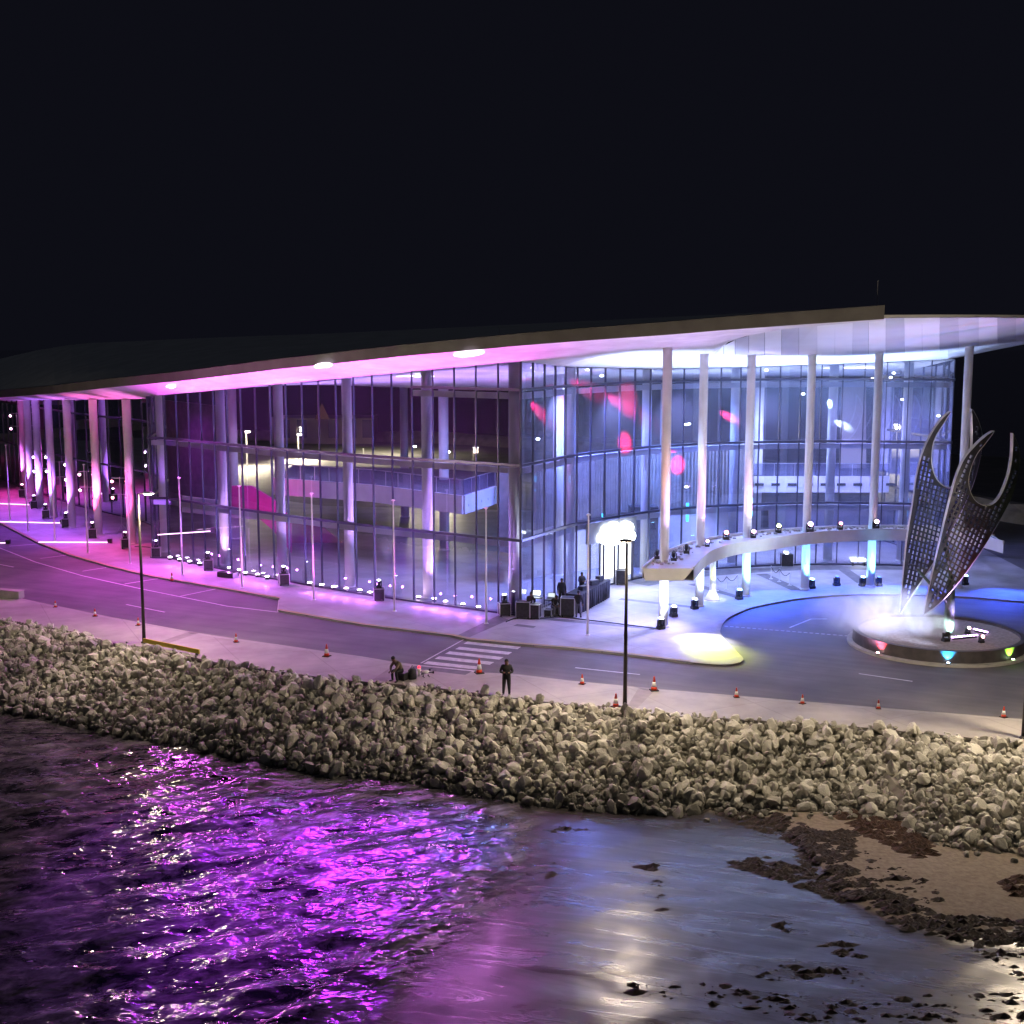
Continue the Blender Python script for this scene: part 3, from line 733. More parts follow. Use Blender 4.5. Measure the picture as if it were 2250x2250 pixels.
# roof edge, soffit, fascia, upper surface
EDGE = [(-300, 905, 150), (-150, 888, 140), (0, 872, 128), (124, 863, 112), (250, 849, 104), (400, 835.5, 95), (600, 811, 88.5), (745, 796, 84), (885, 781, 80), (1020, 769, 77.3), (1150, 757, 75), (1300, 745.5, 72.8), (1462, 734, 71), (1600, 722.6, 69.5), (1720, 714, 68.6), (1800, 708.5, 68), (1870, 704, 67.5), (1942, 699, 67)]
def edge_pt(px):
    return D(px, interp([(a, b) for a, b, c in EDGE], px), interp([(a, c) for a, b, c in EDGE], px))
INNER = [(-300, 900, 170), (-150, 888, 150), (0, 880, 137), (60, 880, 133), (118, 879, 126), (217, 878, 114.6), (290, 877, 109)]
xs = sorted(set(list(range(-300, 1943, 38)) + [1230, 1569.9, 1570, 1942]))
UP = [(1570, 777, 84.4), (1600, 752, 80), (1640, 738, 77), (1720, 722, 74), (1800, 712, 71.5), (1870, 705, 70), (1942, 699.6, 68.4)]
RING = [(1230, 804.5, 86.5), (1300, 785, 83.5), (1390, 772, 81), (1462, 771, 80.6), (1570, 778, 84.6), (1652, 780, 87.6), (1782, 780, 90), (1930, 778, 91), (2050, 772, 91.2), (2128, 763.5, 91), (2250, 749, 92.5), (2400, 735, 97)]
def P3(tab, px): return D(px, interp([(a, b) for a, b, c in tab], px), interp([(a, c) for a, b, c in tab], px))
def low_pt(px):
    if px < 336: return P3(INNER, px)
    if px < 1230:
        fy = facade_y(px) or facade_y(1144); return D(px, interp(TOP, px), fy)
    if px < 1570: return P3(RING, px)
    return P3(UP, px)
mb = MB()
lo = [low_pt(x) for x in xs]; hi = [edge_pt(x) for x in xs]
NS = 4
for i in range(len(xs) - 1):
    for k in range(NS):
        def pt(j, kk): 
            t = kk / NS; p = lo[j].lerp(hi[j], t); return p + Vector((0, 0, -.25 * math.sin(math.pi * t) * .5))
        mb.quad(pt(i, k), pt(i + 1, k), pt(i + 1, k + 1), pt(i, k + 1))
part(mb, 'soffit', M_SOFFIT, smooth=True)
mb = MB()                                        # colonnade ceiling behind the columns
cx = [x for x in xs if x <= 336] + [336]
for a, b in zip(cx[:-1], cx[1:]):
    pa, pb = low_pt(a), low_pt(b); mb.quad(pa, pb, pb + Vector((6, 40, .6)), pa + Vector((6, 40, .6)))
part(mb, 'colonnade_ceiling', M_SOFFIT)
FH = .66
mb = MB()
for i in range(len(xs) - 1):
    a, b = hi[i], hi[i + 1]
    oa = a + Vector((0, -.02, 0)); ob = b + Vector((0, -.02, 0))
    mb.quad(oa - Vector((0, 0, .05)), ob - Vector((0, 0, .05)), ob + Vector((0, -.1, FH)), oa + Vector((0, -.1, FH)))
    mb.quad(oa + Vector((0, -.1, FH)), ob + Vector((0, -.1, FH)), ob + Vector((0, .35, FH + .02)), oa + Vector((0, .35, FH + .02)))
a = hi[-1]; mb.quad(a + Vector((0, -.02, -.05)), a + Vector((.3, 3, -.05)), a + Vector((.3, 3, FH)), a + Vector((0, -.1, FH)))
part(mb, 'fascia', M_FASCIA)
BACK = [(-300, 845, 200), (-100, 812, 180), (0, 788, 168), (80, 770, 158), (171, 755, 150), (512, 740, 135), (740, 732, 128), (1100, 714.5, 120), (1500, 695, 112), (1942, 673.5, 104)]
mb = MB()
for i in range(len(xs) - 1):
    for k in range(6):
        def pt(j, kk):
            t = kk / 6; p = (hi[j] + Vector((0, .3, FH))).lerp(P3(BACK, xs[j]), t); p.z += 0
            return p
        mb.quad(pt(i, k), pt(i + 1, k), pt(i + 1, k + 1), pt(i, k + 1))
part(mb, 'roof_surface', M_ROOF, smooth=True)
ER = [(1942, 698, 67), (2050, 697, 69), (2150, 697, 72), (2250, 697.5, 76), (2330, 699, 82), (2400, 700, 90)]
mb = MB(); xr = list(range(1942, 2401, 40))
for a, b in zip(xr[:-1], xr[1:]):
    pa, pb = P3(ER, a), P3(ER, b); u = Vector((0, 0, .14))
    mb.quad(pa, pb, pb + u, pa + u)
    mb.quad(pa + u, pb + u, D(b, 712, 112), D(a, 712, 104))
part(mb, 'roof_wing', M_WHITE)
# fan of soffit panels flaring from the column ring to the edge
seams = [1570, 1590, 1615, 1645, 1680, 1717, 1755, 1795, 1834, 1873, 1908, 1946, 1987, 2026, 2065, 2106, 2150, 2191, 2232, 2275, 2320, 2365, 2400]
PANELS = [noisy('flare_panel_%s' % n_, c1, c2, .4, .38) for n_, c1, c2 in (('a', (.52, .52, .55), (.58, .58, .61)), ('b', (.70, .70, .72), (.75, .75, .77)), ('c', (.40, .40, .43), (.46, .46, .49)))]
rnd = random.Random(4)
def up_pt(px):
    return P3(UP, px) if px <= 1942 else P3(ER, px) + Vector((0, .05, -.02))
for i in range(len(seams) - 1):
    a, b = seams[i] + .6, seams[i + 1] - .6; mb = MB()
    za, zb = P3(RING, a), P3(RING, b); ua, ub = up_pt(a), up_pt(b); tilt = rnd.uniform(-.03, .03)
    for p_ in (zb, ub): p_.y -= .10 + tilt
    mid = [lerp(1, 1, 0)]
    mb.quad(za, zb, zb.lerp(ub, .5) + Vector((0, 0, -.12)), za.lerp(ua, .5) + Vector((0, 0, -.12)))
    mb.quad(za.lerp(ua, .5) + Vector((0, 0, -.12)), zb.lerp(ub, .5) + Vector((0, 0, -.12)), ub, ua)
    part(mb, 'soffit_panel', PANELS[i % 3] if i % 4 else PANELS[1])
# back side so no light leaks: dark sheet above the panels
# white ceiling between ring and glass
mb = MB(); ys = list(range(1230, 2084, 30)) + [2083]
CEILIN = []
for a, b in zip(ys[:-1], ys[1:]):
    def inn(x): return D(x, interp(TOP, x), (facade_y(min(x, 2080)) or fr[-1].y)) + Vector((0, 0, .02))
    n_ = 3
    for k in range(n_):
        mb.quad(P3(RING, a).lerp(inn(a), k / n_), P3(RING, b).lerp(inn(b), k / n_), P3(RING, b).lerp(inn(b), (k + 1) / n_), P3(RING, a).lerp(inn(a), (k + 1) / n_))
part(mb, 'forecourt_ceiling', M_WHITE)
mb = MB()
FAR = [(2083, 790, 99.6), (2250, 756, 104), (2400, 742, 110)]
for a, b in ((2083, 2140), (2140, 2200), (2200, 2260), (2260, 2330), (2330, 2400)):
    mb.quad(P3(RING, a), P3(RING, b), P3(FAR, b), P3(FAR, a))
part(mb, 'wing_soffit', M_SOFFIT)
# ceiling over the hall inside
mb = MB()
allf = fl + fr[1:]
for a, b in zip(allf[:-1], allf[1:]):
    ta, tb = top_of(a), top_of(b)
    for k in range(3):
        def pt(p, tz, kk):
            t = kk / 3; return Vector((p.x, p.y + 26 * t, lerp(tz, min(tz, 13.4), t)))
        mb.quad(pt(a, ta, k), pt(b, tb, k), pt(b, tb, k + 1), pt(a, ta, k + 1))
part(mb, 'hall_ceiling', M_SOFFIT)
# recessed round downlights in the soffit
for px, yy, r in ((710, 802, .95), (1030, 775, 1.15), (375, 848, .9)):
    a = low_pt(px); b = edge_pt(px); t = max(.05, min(.92, 0.5))
    # find t where image row matches
    best = min((abs((lambda q: 1125 - FPX * (q.y * math.sin(PITCH) + (q.z - H) * math.cos(PITCH)) / (q.y * math.cos(PITCH) - (q.z - H) * math.sin(PITCH)))(a.lerp(b, s / 50) + Vector((0, 0, -.125 * math.sin(math.pi * s / 50)))) - yy), s / 50) for s in range(51))[1]
    q = a.lerp(b, best) + Vector((0, 0, -.125 * math.sin(math.pi * best) - .05)); sl_ = (b.z - a.z) / (b - a).length
    mb = MB(); n = 28
    ux = (edge_pt(px + 20) - edge_pt(px - 20)).normalized(); uy = (b - a).normalized()
    mb.quad(*[q + ux * math.cos(2 * math.pi * k / n) * r + uy * math.sin(2 * math.pi * k / n) * r for k in range(n)])
    part(mb, 'downlight', emis('downlight_glow', (1, .80, 1), 2.2))
mb = MB(); q = P3(EDGE, 1933) + Vector((0, .6, FH)); mb.tube([q, q + Vector((0, 0, 1.3))], .02, 6); part(mb, 'antenna', M_METAL)
mb = MB(); q = P3(EDGE, 1097) + Vector((0, .6, FH)); mb.tube([q, q + Vector((0, 0, .55))], .012, 6); part(mb, 'antenna', M_METAL)

# hall interior
flo = [tuple(p) for p in fl] + [tuple(p) for p in fr[1:]] + [(34, 124), (10, 130), (-20, 128), (-33, 118)]
o = tri_poly('hall_floor', flo, .02, M_IFLOOR); o.parent = BLD; o.location = (0, -95, 0)
def wall_from(pts, y0, name, m, z0=None):
    """vertical slab through photo points at depth y0"""
    mb = MB(); P = [D(x, y, y0) for x, y in pts]; Q = [p + Vector((0, .4, 0)) for p in P]
    mb.quad(*P); mb.quad(*reversed(Q))
    for i in range(len(P)):
        j = (i + 1) % len(P); mb.quad(P[i], Q[i], Q[j], P[j])
    return part(mb, name, m)
# mezzanine: white fascia band with slots, dark glazed balustrade above
def mezz(line, z0, z1, rail):
    mb = MB()
    for a, b in zip(line[:-1], line[1:]): mb.bar((a[0], a[1], (z0 + z1) / 2), (b[0], b[1], (z0 + z1) / 2), .3, z1 - z0)
    part(mb, 'mezzanine_edge', M_WHITE)
    mb = MB()
    for a, b in zip(line[:-1], line[1:]): mb.quad((a[0], a[1], z1), (b[0], b[1], z1), (b[0], b[1], z1 + rail), (a[0], a[1], z1 + rail))
    part(mb, 'balustrade', M_RAIL, fix=False)
    mb = MB()
    for a, b in zip(line[:-1], line[1:]):
        a, b = Vector((*a, 0)), Vector((*b, 0)); n = max(1, int((b - a).length / 1.4))
        for k in range(n + 1):
            p = a.lerp(b, k / n); mb.box((p.x, p.y, z1 + rail / 2), (.05, .05, rail))
        mb.bar(a + Vector((0, 0, z1 + rail)), b + Vector((0, 0, z1 + rail)), .06)
    part(mb, 'handrail', M_METAL)
m1 = [D(600, 1093, 107)[:2], D(822, 1110, 102)[:2], D(1018, 1135, 95)[:2], D(1088, 1128, 101)[:2]]
mezz([tuple(p) for p in m1], 4.7, 6.1, 1.2)
dk = [tuple(p) for p in m1]; o = tri_poly('mezzanine_floor', dk + [(dk[-1][0] + 2, 112), (dk[0][0], 118)], 6.05, M_DGREY); o.parent = BLD; o.location = (0, -95, 0)
m2 = [D(1655, 1080, 109)[:2], D(1790, 1080, 109)[:2], D(1952, 1080, 109)[:2]]
mezz([tuple(p) for p in m2], 4.6, 6.0, 1.1)
o = tri_poly('mezzanine_floor', [tuple(p) for p in m2] + [(m2[-1][0], 122), (m2[0][0], 122)], 5.95, M_DGREY); o.parent = BLD; o.location = (0, -95, 0)
mb = MB()
for k in range(9):
    q = D(1668 + k * 36, 1082, 108.8); mb.box((q.x, 108.82, 5.3), (.75, .06, .22))
for k in range(5):
    q = Vector(m1[2]).lerp(Vector(m1[3]), .1 + k * .2); mb.box((q.x, q.y - .17, 5.3), (.5, .06, .18), rz=.9)
part(mb, 'fascia_slots', M_BLACK)
mb = MB()                                     # magenta clad stair rising left to the mezzanine
s0 = D(509, 1077, 106); s1 = D(560, 1077, 106); s2 = D(622, 1128, 103)
wall_from([(509, 1068), (552, 1068), (600, 1097), (640, 1140), (640, 1215), (600, 1165), (560, 1132), (509, 1132)], 104, 'stair', M_STAIR)
wall_from([(655, 1150), (668, 1148), (712, 1160), (750, 1190), (800, 1250), (790, 1270), (640, 1252), (640, 1150)], 110, 'ramp_wall', mat('ramp_wall_red', (.20, .05, .07), .6))
wall_from([(1093, 1036), (1117, 1036), (1117, 1215), (1097, 1212)], 100, 'service_core', M_BROWN)
wall_from([(400, 1090), (636, 1120), (636, 1150), (400, 1125)], 108, 'mezzanine_soffit_edge', M_BEAM)
# slatted wall of the auditorium behind the right front
mb = MB(); L = [D(1172, 1100, 92), D(1262, 1100, 97), D(1400, 1100, 103), D(1650, 1100, 107)]
def slats(L, z0, z1, name, m, step=.32):
    mb = MB()
    for a, b in zip(L[:-1], L[1:]):
        a = Vector((a[0], a[1], 0)); b = Vector((b[0], b[1], 0)); n = int((b - a).length / step)
        mb.bar(a + Vector((0, .2, (z0 + z1) / 2)), b + Vector((0, .2, (z0 + z1) / 2)), .1, z1 - z0)
        for k in range(n):
            p = a.lerp(b, (k + .5) / n); mb.box((p.x, p.y, (z0 + z1) / 2), (.12, .16, z1 - z0))
    return part(mb, name, m)
slats(L, 3.9, 9.0, 'slatted_wall', M_BROWN)
mb = MB(); mb.bar(Vector((L[0].x, L[0].y + 2, 1.9)), Vector((L[3].x, L[3].y + 2, 1.9)), .2, 3.8); part(mb, 'lobby_wall', M_BEAM)
wall_from([(1852, 842), (1903, 840), (1903, 1062), (1845, 1062)], 116, 'lift_shaft', noisy('beige_wall', (.55, .49, .42), (.62, .56, .48), .5, .6))
slats([D(1925, 900, 112), D(2075, 900, 108)], 6.2, 14.0, 'curtain', noisy('pale_curtain', (.40, .40, .46), (.55, .55, .6), 1, .7), .9)
wall_from([(1690, 1112), (1952, 1112), (1952, 1185), (1690, 1185)], 111, 'lobby_wall', noisy('lilac_wall', (.42, .38, .48), (.48, .44, .54), 1, .6))
wall_from([(1655, 1160), (2083, 1160), (2083, 1242), (1655, 1242)], 112, 'lobby_wall', M_BEAM)
# dark inner facade of the left wing behind the colonnade
mb = MB(); A_, B_ = Vector((-36, 126, 0)), Vector((-78, 182, 0))
mb.bar(A_ + Vector((0, 0, 4.6)), B_ + Vector((0, 0, 4.6)), .5, .9); mb.bar(A_ + Vector((0, 0, 8.4)), B_ + Vector((0, 0, 8.4)), .5, .5)
part(mb, 'inner_beam', M_BROWN)
mb = MB(); mb.bar(Vector((-30, 134, 5)), Vector((-80, 200, 5)), .4, 11); part(mb, 'inner_wall', M_BROWN)
# entrance doors and portal
dq = [D(x, 1250, facade_y(x) + 2.2) for x in (1318, 1350, 1386)]
mb = MB()
for a, b in zip(dq[:-1], dq[1:]):
    a, b = Vector((a.x, a.y, 0)), Vector((b.x, b.y, 0)); mb.quad(a + Vector((0, 0, .05)), b + Vector((0, 0, .05)), b + Vector((0, 0, 2.65)), a + Vector((0, 0, 2.65)))
part(mb, 'entrance_door', emis('lit_doorway', (.95, 1.0, .92), 3.2))
for px in (1296, 1318, 1350, 1388):
    y = facade_y(px) - .15; q = D(px, 1250, y); mb = MB(); mb.box((q.x, q.y, 1.7), (.14, .2, 3.4)); part(mb, 'door_post', M_MULL)
# brushed grey portal fascia above the doors
a = D(1290, 1180, facade_y(1290) - .4); b = D(1395, 1180, facade_y(1395) - .4)
mb = MB(); mb.bar(Vector((a.x, a.y, 4.1)), Vector((b.x, b.y, 4.1)), .25, 1.5); part(mb, 'portal_fascia', noisy('portal_grey', (.20, .21, .24), (.26, .27, .3), .8, .4, metal=.3))
# long strips under the hall ceiling (lit)
for px, yy, ln in ((905, 826, 2.2), (938, 827, 1.0), (1888, 808, 2.6), (1795, 808, 2.6)):
    y = facade_y(px) + 5; q = D(px, yy, y); mb = MB(); mb.box(q, (ln, .25, .08)); part(mb, 'ceiling_strip_light', emis('strip_glow', (.9, .85, 1), 5))
for px, yy, off in ((1322, 826, 2), (1290, 812, 2), (1514, 932, 6), (1508, 933, 6), (1684, 814, 3), (1765, 866, 3), (1508, 1070, 3), (1983, 878, 3), (1182, 965, 2), (2062, 914, 1), (917, 827, 3), (1917, 832, 3), (1957, 830, 3), (1964, 820, 3)):
    y = facade_y(px) + off; q = D(px, yy, y); mb = MB(); mb.lathe((q.x, q.y, q.z), [(.05, -.06), (.12, -.03), (.13, .04), (.06, .09)], 10); part(mb, 'hall_lamp', emis('lamp_glow', (.85, .95, 1), 14))

# ------------------------------------------------------------------ ring canopy over the drop-off
INP = [(1524, 1249), (1545, 1226), (1567, 1211), (1614, 1196), (1692, 1185), (1769, 1174), (1847, 1168), (1925, 1165), (2010, 1166), (2090, 1170), (2160, 1180), (2205, 1192)]
OUP = [(1412, 1249), (1425, 1238), (1449, 1221), (1499, 1199), (1552, 1185), (1623, 1174), (1707, 1165), (1816, 1159), (1909, 1157), (2000, 1157), (2090, 1160), (2170, 1168)]
CZ = 4.25
inp = spline([G(x, y, CZ) for x, y in INP], 5); oup = spline([G(x, y, CZ) for x, y in OUP], 5)
CAN = empty('entrance_canopy', (crp[2].x, crp[2].y, 0), 0, 'white C shaped ring canopy over the drop-off, threaded by tall columns', 'canopy')
def cpart(mb, name, m, smooth=False):
    o = mb.build(name, m, None, smooth, CAN.location); o.location = (0, 0, 0); o.parent = CAN; return o
mb = MB()
for i in range(len(inp) - 1):
    a, b, c, d = inp[i], inp[i + 1], oup[i + 1], oup[i]; dn = Vector((0, 0, -.75)); tp = Vector((0, 0, -.08))
    mb.quad(a + tp, b + tp, c + tp, d + tp)
    mb.quad(a, a + dn, b + dn, b); mb.quad(d, c, c + dn * .8, d + dn * .8)
    mb.quad(a + dn, d + dn * .8, c + dn * .8, b + dn)
a, d = inp[0], oup[0]; mb.quad(a, d, d + Vector((.15, 0, -.75)), a + Vector((-.6, 0, -.75)))
a, d = inp[-1], oup[-1]; mb.quad(a, a + Vector((0, 0, -.75)), d + Vector((0, 0, -.75)), d)
cpart(mb, 'ring_slab', M_WHITE)
mb = MB()
for L in (inp, oup):
    mb = MB()
    for i in range(len(L) - 1): mb.bar(L[i] + Vector((0, 0, .03)), L[i + 1] + Vector((0, 0, .03)), .12, .16)
    cpart(mb, 'rim', M_WHITE)
rnd = random.Random(9); mb = MB()
for i in range(160):
    k = rnd.uniform(4, len(inp) - 2); j = int(k); t = rnd.uniform(.5, .92); p = inp[j].lerp(oup[j], t); s = rnd.uniform(.05, .18)
    mb.box((p.x + rnd.uniform(-.6, .6), p.y, p.z - .04 + s / 3), (s * 1.5, s, s * .7), rz=rnd.uniform(0, 3))
o = cpart(mb, 'roof_ballast', M_KERB); o['kind'] = 'stuff'
# rear canopy column with a yellow lamp on it
mb = MB(); q = G(1565, 1318); mb.tube([q, q + Vector((0, 0, 3.5))], .22, 16); mb.lathe(q, [(.5, 0), (.5, .1), (.3, .5), (.22, .7)], 16); cpart(mb, 'rear_column', M_WHITE, True)

# ------------------------------------------------------------------ round island with planter wall
ib = G(2083, 1463); IR = 5.2; IC = Vector((25.25, ib.y + IR, 0))
ISL = empty('roundabout_island', IC, 0, 'round island with low dark planter wall and gravel bed in the turning circle', 'island')
mb = MB(); mb.lathe((0, 0, ROADZ), [(IR, 0), (IR, .14), (IR - .3, .15)], 72); mb.build('island_kerb', M_KERB, ISL)
mb = MB(); n = 72
prof = [(IR - .32, .02), (IR - .32, .72), (IR - .62, .72), (IR - .62, .5)]
b0 = 0
for r_, z_ in prof:
    for k in range(n): a = 2 * math.pi * k / n; mb.v.append((math.cos(a) * r_, math.sin(a) * r_, z_))
for i in range(len(prof) - 1):
    for k in range(n): k2 = (k + 1) % n; mb.f.append((i * n + k, i * n + k2, (i + 1) * n + k2, (i + 1) * n + k)); mb.m.append(0)
mb.build('planter_wall', noisy('dark_stone', (.05, .045, .05), (.08, .07, .075), 2, .5), ISL, smooth=False)
mb = MB(); mb.quad(*[(math.cos(2 * math.pi * k / n) * (IR - .6), math.sin(2 * math.pi * k / n) * (IR - .6), .56) for k in range(n)])
mb.build('gravel_bed', noisy('gravel', (.26, .23, .21), (.36, .33, .30), 5, .9, .6, 30), ISL)

# ------------------------------------------------------------------ claw sculpture: perforated metal panels
SCU = empty('claw_sculpture', (IC.x, IC.y, .56), 0, 'tall sculpture of two perforated dark metal claws rising from smoke on the island', 'sculpture')
M_CLAW = noisy('patinated_steel', (.018, .020, .026), (.035, .038, .045), 3, .45, metal=.5)
M_EDGE = noisy('steel_edge_tube', (.46, .48, .50), (.56, .58, .60), 3, .4, metal=.4)
def cz(p): return (1850 + p[0] / 2.9725, 850 + p[1] / 2.9725)
B_OUT = [(540, 1485), (560, 1380), (600, 1200), (655, 960), (710, 730), (750, 585), (800, 470), (870, 385), (940, 320), (992, 288)]
B_IN = [(992, 288), (935, 365), (880, 435), (842, 520), (824, 610), (837, 690), (872, 748), (925, 775), (985, 765), (1040, 700), (1088, 575), (1110, 450), (1115, 305)]
B_R = [(1115, 305), (1145, 380), (1157, 470), (1130, 640), (1080, 770), (950, 1000), (830, 1180), (740, 1300), (640, 1410), (540, 1485)]
A_OUT = [(385, 1478), (400, 1300), (430, 1000), (465, 780), (492, 590), (532, 430), (592, 300), (650, 215), (712, 158)]
A_IN = [(712, 158), (655, 250), (604, 340), (585, 440), (592, 540), (630, 620), (700, 662), (770, 625), (825, 530), (850, 390), (847, 145)]
A_R = [(847, 145), (890, 230), (912, 330), (905, 430), (865, 600), (800, 760), (700, 960), (595, 1150), (480, 1325), (385, 1478)]
def claw(name, parts_, depth, bow, hole0, ru, rv):
    outline = []
    for seg in parts_:
        s = spline([Vector((*cz(p), 0)) for p in seg], 5); outline += s[:-1]
    def to3(x, y):
        # panel bows gently in depth and leans back
        cxp = sum(q.x for q in outline) / len(outline); k = (x - cxp) / 60.
        Y = depth + bow * k + .5 * k * k + (1430 - y) * .0016
        return D(x, y, Y)
    def inside(x, y):
        ins = False
        for i in range(len(outline)):
            a, b = outline[i], outline[i - 1]
            if (a.y > y) != (b.y > y) and x < (b.x - a.x) * (y - a.y) / (b.y - a.y) + a.x: ins = not ins
        return ins
    def dist(x, y):
        p = Vector((x, y, 0)); return min(seg_dist(p, outline[i - 1], outline[i]) for i in range(len(outline)))
    cu = bpy.data.curves.new('tmp', 'CURVE'); cu.dimensions = '2D'; cu.fill_mode = 'BOTH'
    def add(pts):
        sp = cu.splines.new('POLY'); sp.points.add(len(pts) - 1); sp.use_cyclic_u = True
        for p, q in zip(sp.points, pts): p.co = (q[0] / 100, -q[1] / 100, 0, 1)
    add([(p.x, p.y) for p in outline])
    nh = 0
    for i in range(-60, 60):
        for j in range(-60, 60):
            x = hole0[0] + ru[0] * i + rv[0] * j; y = hole0[1] + ru[1] * i + rv[1] * j
            if not (1850 < x < 2250 and 850 < y < 1400): continue
            if inside(x, y) and dist(x, y) > 5.2:
                h = [(-.30, -.36), (.30, -.36), (.30, .36), (-.30, .36)]
                add([(x + ru[0] * a + rv[0] * b, y + ru[1] * a + rv[1] * b) for a, b in h]); nh += 1
    ob = bpy.data.objects.new('tmp', cu); COL.objects.link(ob)
    dg = bpy.context.evaluated_depsgraph_get(); me = bpy.data.meshes.new_from_object(ob.evaluated_get(dg))
    bpy.data.objects.remove(ob)
    bm = bmesh.new(); bm.from_mesh(me)
    for v in bm.verts:
        p = to3(v.co.x * 100, -v.co.y * 100); v.co = p - Vector(SCU.location)
    bm.to_mesh(me); bm.free(); me.name = name; me.materials.clear(); me.materials.append(M_CLAW)
    o = bpy.data.objects.new(name, me); COL.objects.link(o); o.parent = SCU
    md = o.modifiers.new('thickness', 'SOLIDIFY'); md.thickness = .12; md.offset = 0
    mb = MB(); pts = [to3(p.x, p.y) - Vector(SCU.location) for p in outline]
    mb.tube(pts + [pts[0]], .055, 6, cap=False); mb.tube([p + Vector((0, .25, 0)) for p in pts] + [pts[0] + Vector((0, .25, 0))], .045, 6, cap=False)
    e = mb.build('edge_tube', M_EDGE, o)
    return o
claw('claw_panel', (A_OUT, A_IN, A_R), IC.y + .9, -.35, (2000, 1200), (8.6, 2.8), (-2.2, 10.6))
claw('claw_panel', (B_OUT, B_IN, B_R), IC.y - .6, .45, (2110, 1200), (8.0, 5.0), (-4.4, 10.4))
mb = MB(); q0 = G(2083, 1408, .56) ; q0.y = IC.y + .2; q0 = D(2083, 1403, IC.y + .1); q1 = D(2090, 1275, IC.y + .1)
L0 = Vector(SCU.location)
mb.tube([Vector((q0.x, q0.y, .5)) - L0, q1 - L0], [.32, .24], 14)
mb.tube([q1 - L0, D(2075, 1180, IC.y + .1) - L0], .12, 10); mb.tube([D(2086, 1330, IC.y) - L0, D(2015, 1250, IC.y + .8) - L0], .09, 8)
mb.build('support_post', mat('dark_green_post', (.035, .06, .045), .45), SCU, smooth=True)
# ------------------------------------------------------------------ street furniture
PINK, MAG, PUR, BLU, CYA, WHT, WARM = (1, .22, .85), (1, .05, .45), (.42, .12, 1), (.10, .22, 1), (.3, .75, 1), (.80, .86, 1), (1, .81, .59)
def street_lamp(x, y, h, out, label, lit=True, power=2600, color=WARM, spot=172):
    g = G(x, y); o = empty('street_lamp', g, 0, label, 'street lamp', 'street lamps along the promenade')
    mb = MB(); mb.tube([(0, 0, 0), (0, 0, h)], [.11, .06], 12); mb.lathe((0, 0, 0), [(.2, 0), (.2, .04), (.14, .1)], 12); mb.build('pole', M_DPOLE, o, smooth=True)
    mb = MB(); mb.bar((0, 0, h - .05), (out[0] * .35, out[1] * .35, h + .02), .06); mb.build('arm', M_DPOLE, o)
    hd = MB(); c = (out[0] * .6, out[1] * .6, h + .04); hd.lathe(c, [(.05, .08), (.22, .06), (.34, .0), (.33, -.05)], 16, 1, .7); hd = hd.build('lamp_head', M_POLE if lit else M_DPOLE, o, smooth=True)
    m2 = MB(); m2.lathe((c[0], c[1], c[2] - .06), [(.05, -.05), (.25, -.045), (.31, 0)], 16, 1, .7)
    m2.build('lens', emis('street_lens', (1, .93, .75), 40) if lit else M_DPOLE, o, smooth=True)
    lamp('POINT', g + Vector((c[0], c[1], h - .32)), g, color, power * .62, size=.17, parent=o, name='street_light')
    return o
street_lamp(317, 1412, 8.95, (1, 0), 'dark street lamp with its glowing head, beside the yellow barrier board', power=3000)
street_lamp(1373, 1555, 8.2, (0, 1), 'dark street lamp rising in front of the lit cloud sign', lit=False, power=3300)
street_lamp(2249, 1622, 9.0, (.7, -.7), 'dark street lamp cut by the right edge of the photograph', power=4300)
street_lamp(-420, 1300, 9.0, (.7, -.7), 'dark street lamp out beyond the left end of the promenade', power=3000)

def cone_proto():
    o = empty('traffic_cone', (0, 0, 0)); mb = MB()
    mb.box((0, 0, .02), (.42, .42, .04)); mb.build('base', M_RUBBER, o)
    mb = MB(); mb.lathe((0, 0, .04), [(.16, 0), (.135, .16)], 14); mb.mi = 0
    mb.build('cone', M_ORANGE, o, smooth=True)
    mb = MB(); mb.lathe((0, 0, .2), [(.085, .26), (.035, .52), (.03, .54)], 14); mb.build('cone_tip', M_ORANGE, o, smooth=True)
    mb = MB(); mb.lathe((0, 0, .2), [(.136, 0), (.086, .26)], 14); mb.build('reflective_band', M_REFL, o, smooth=True)
    return o
cp = cone_proto()
CONES = [(122, 1334, .75, 'small traffic cone nearest the concrete block on the left kerb'), (209, 1354, .85, 'traffic cone second from the concrete block on the left kerb'),
         (304, 1374, .85, 'traffic cone just left of the glowing street lamp'), (519, 1411, .9, 'traffic cone on the kerb just right of the yellow barrier board'),
         (718, 1442, 1.2, 'tall bright traffic cone on the kerb left of the seated man'), (1053, 1479, 1.35, 'tall white banded cone at the near end of the zebra crossing'),
         (1279, 1503, .9, 'small faded cone on the kerb between the standing man and the middle lamp'), (1437, 1517, 1.25, 'tall white banded cone on the kerb just right of the middle lamp'),
         (1353, 1553, 1.15, 'dark orange cone standing right against the middle lamp pole'), (1618, 1532, .85, 'cone on the kerb below the pointed tip of the plaza'),
         (1763, 1546, .8, 'red cone on the kerb below the left side of the round island'), (1930, 1557, .75, 'short faded cone on the kerb below the middle of the round island'),
         (2205, 1576, .9, 'straight red and white cone close to the right lamp pole'), (378, 1276, 1.05, 'lone traffic cone on the far kerb by the parking bays')]
for i, (x, y, s, lab) in enumerate(CONES):
    o = cp if i == 0 else copy_tree(cp)
    o.location = G(x, y) + (Vector((0, 0, .004))); s *= .8; o.scale = (s, s, s); o.rotation_euler.z = i * .7
    tag(o, lab, 'traffic cone', 'traffic cones along the kerbs')

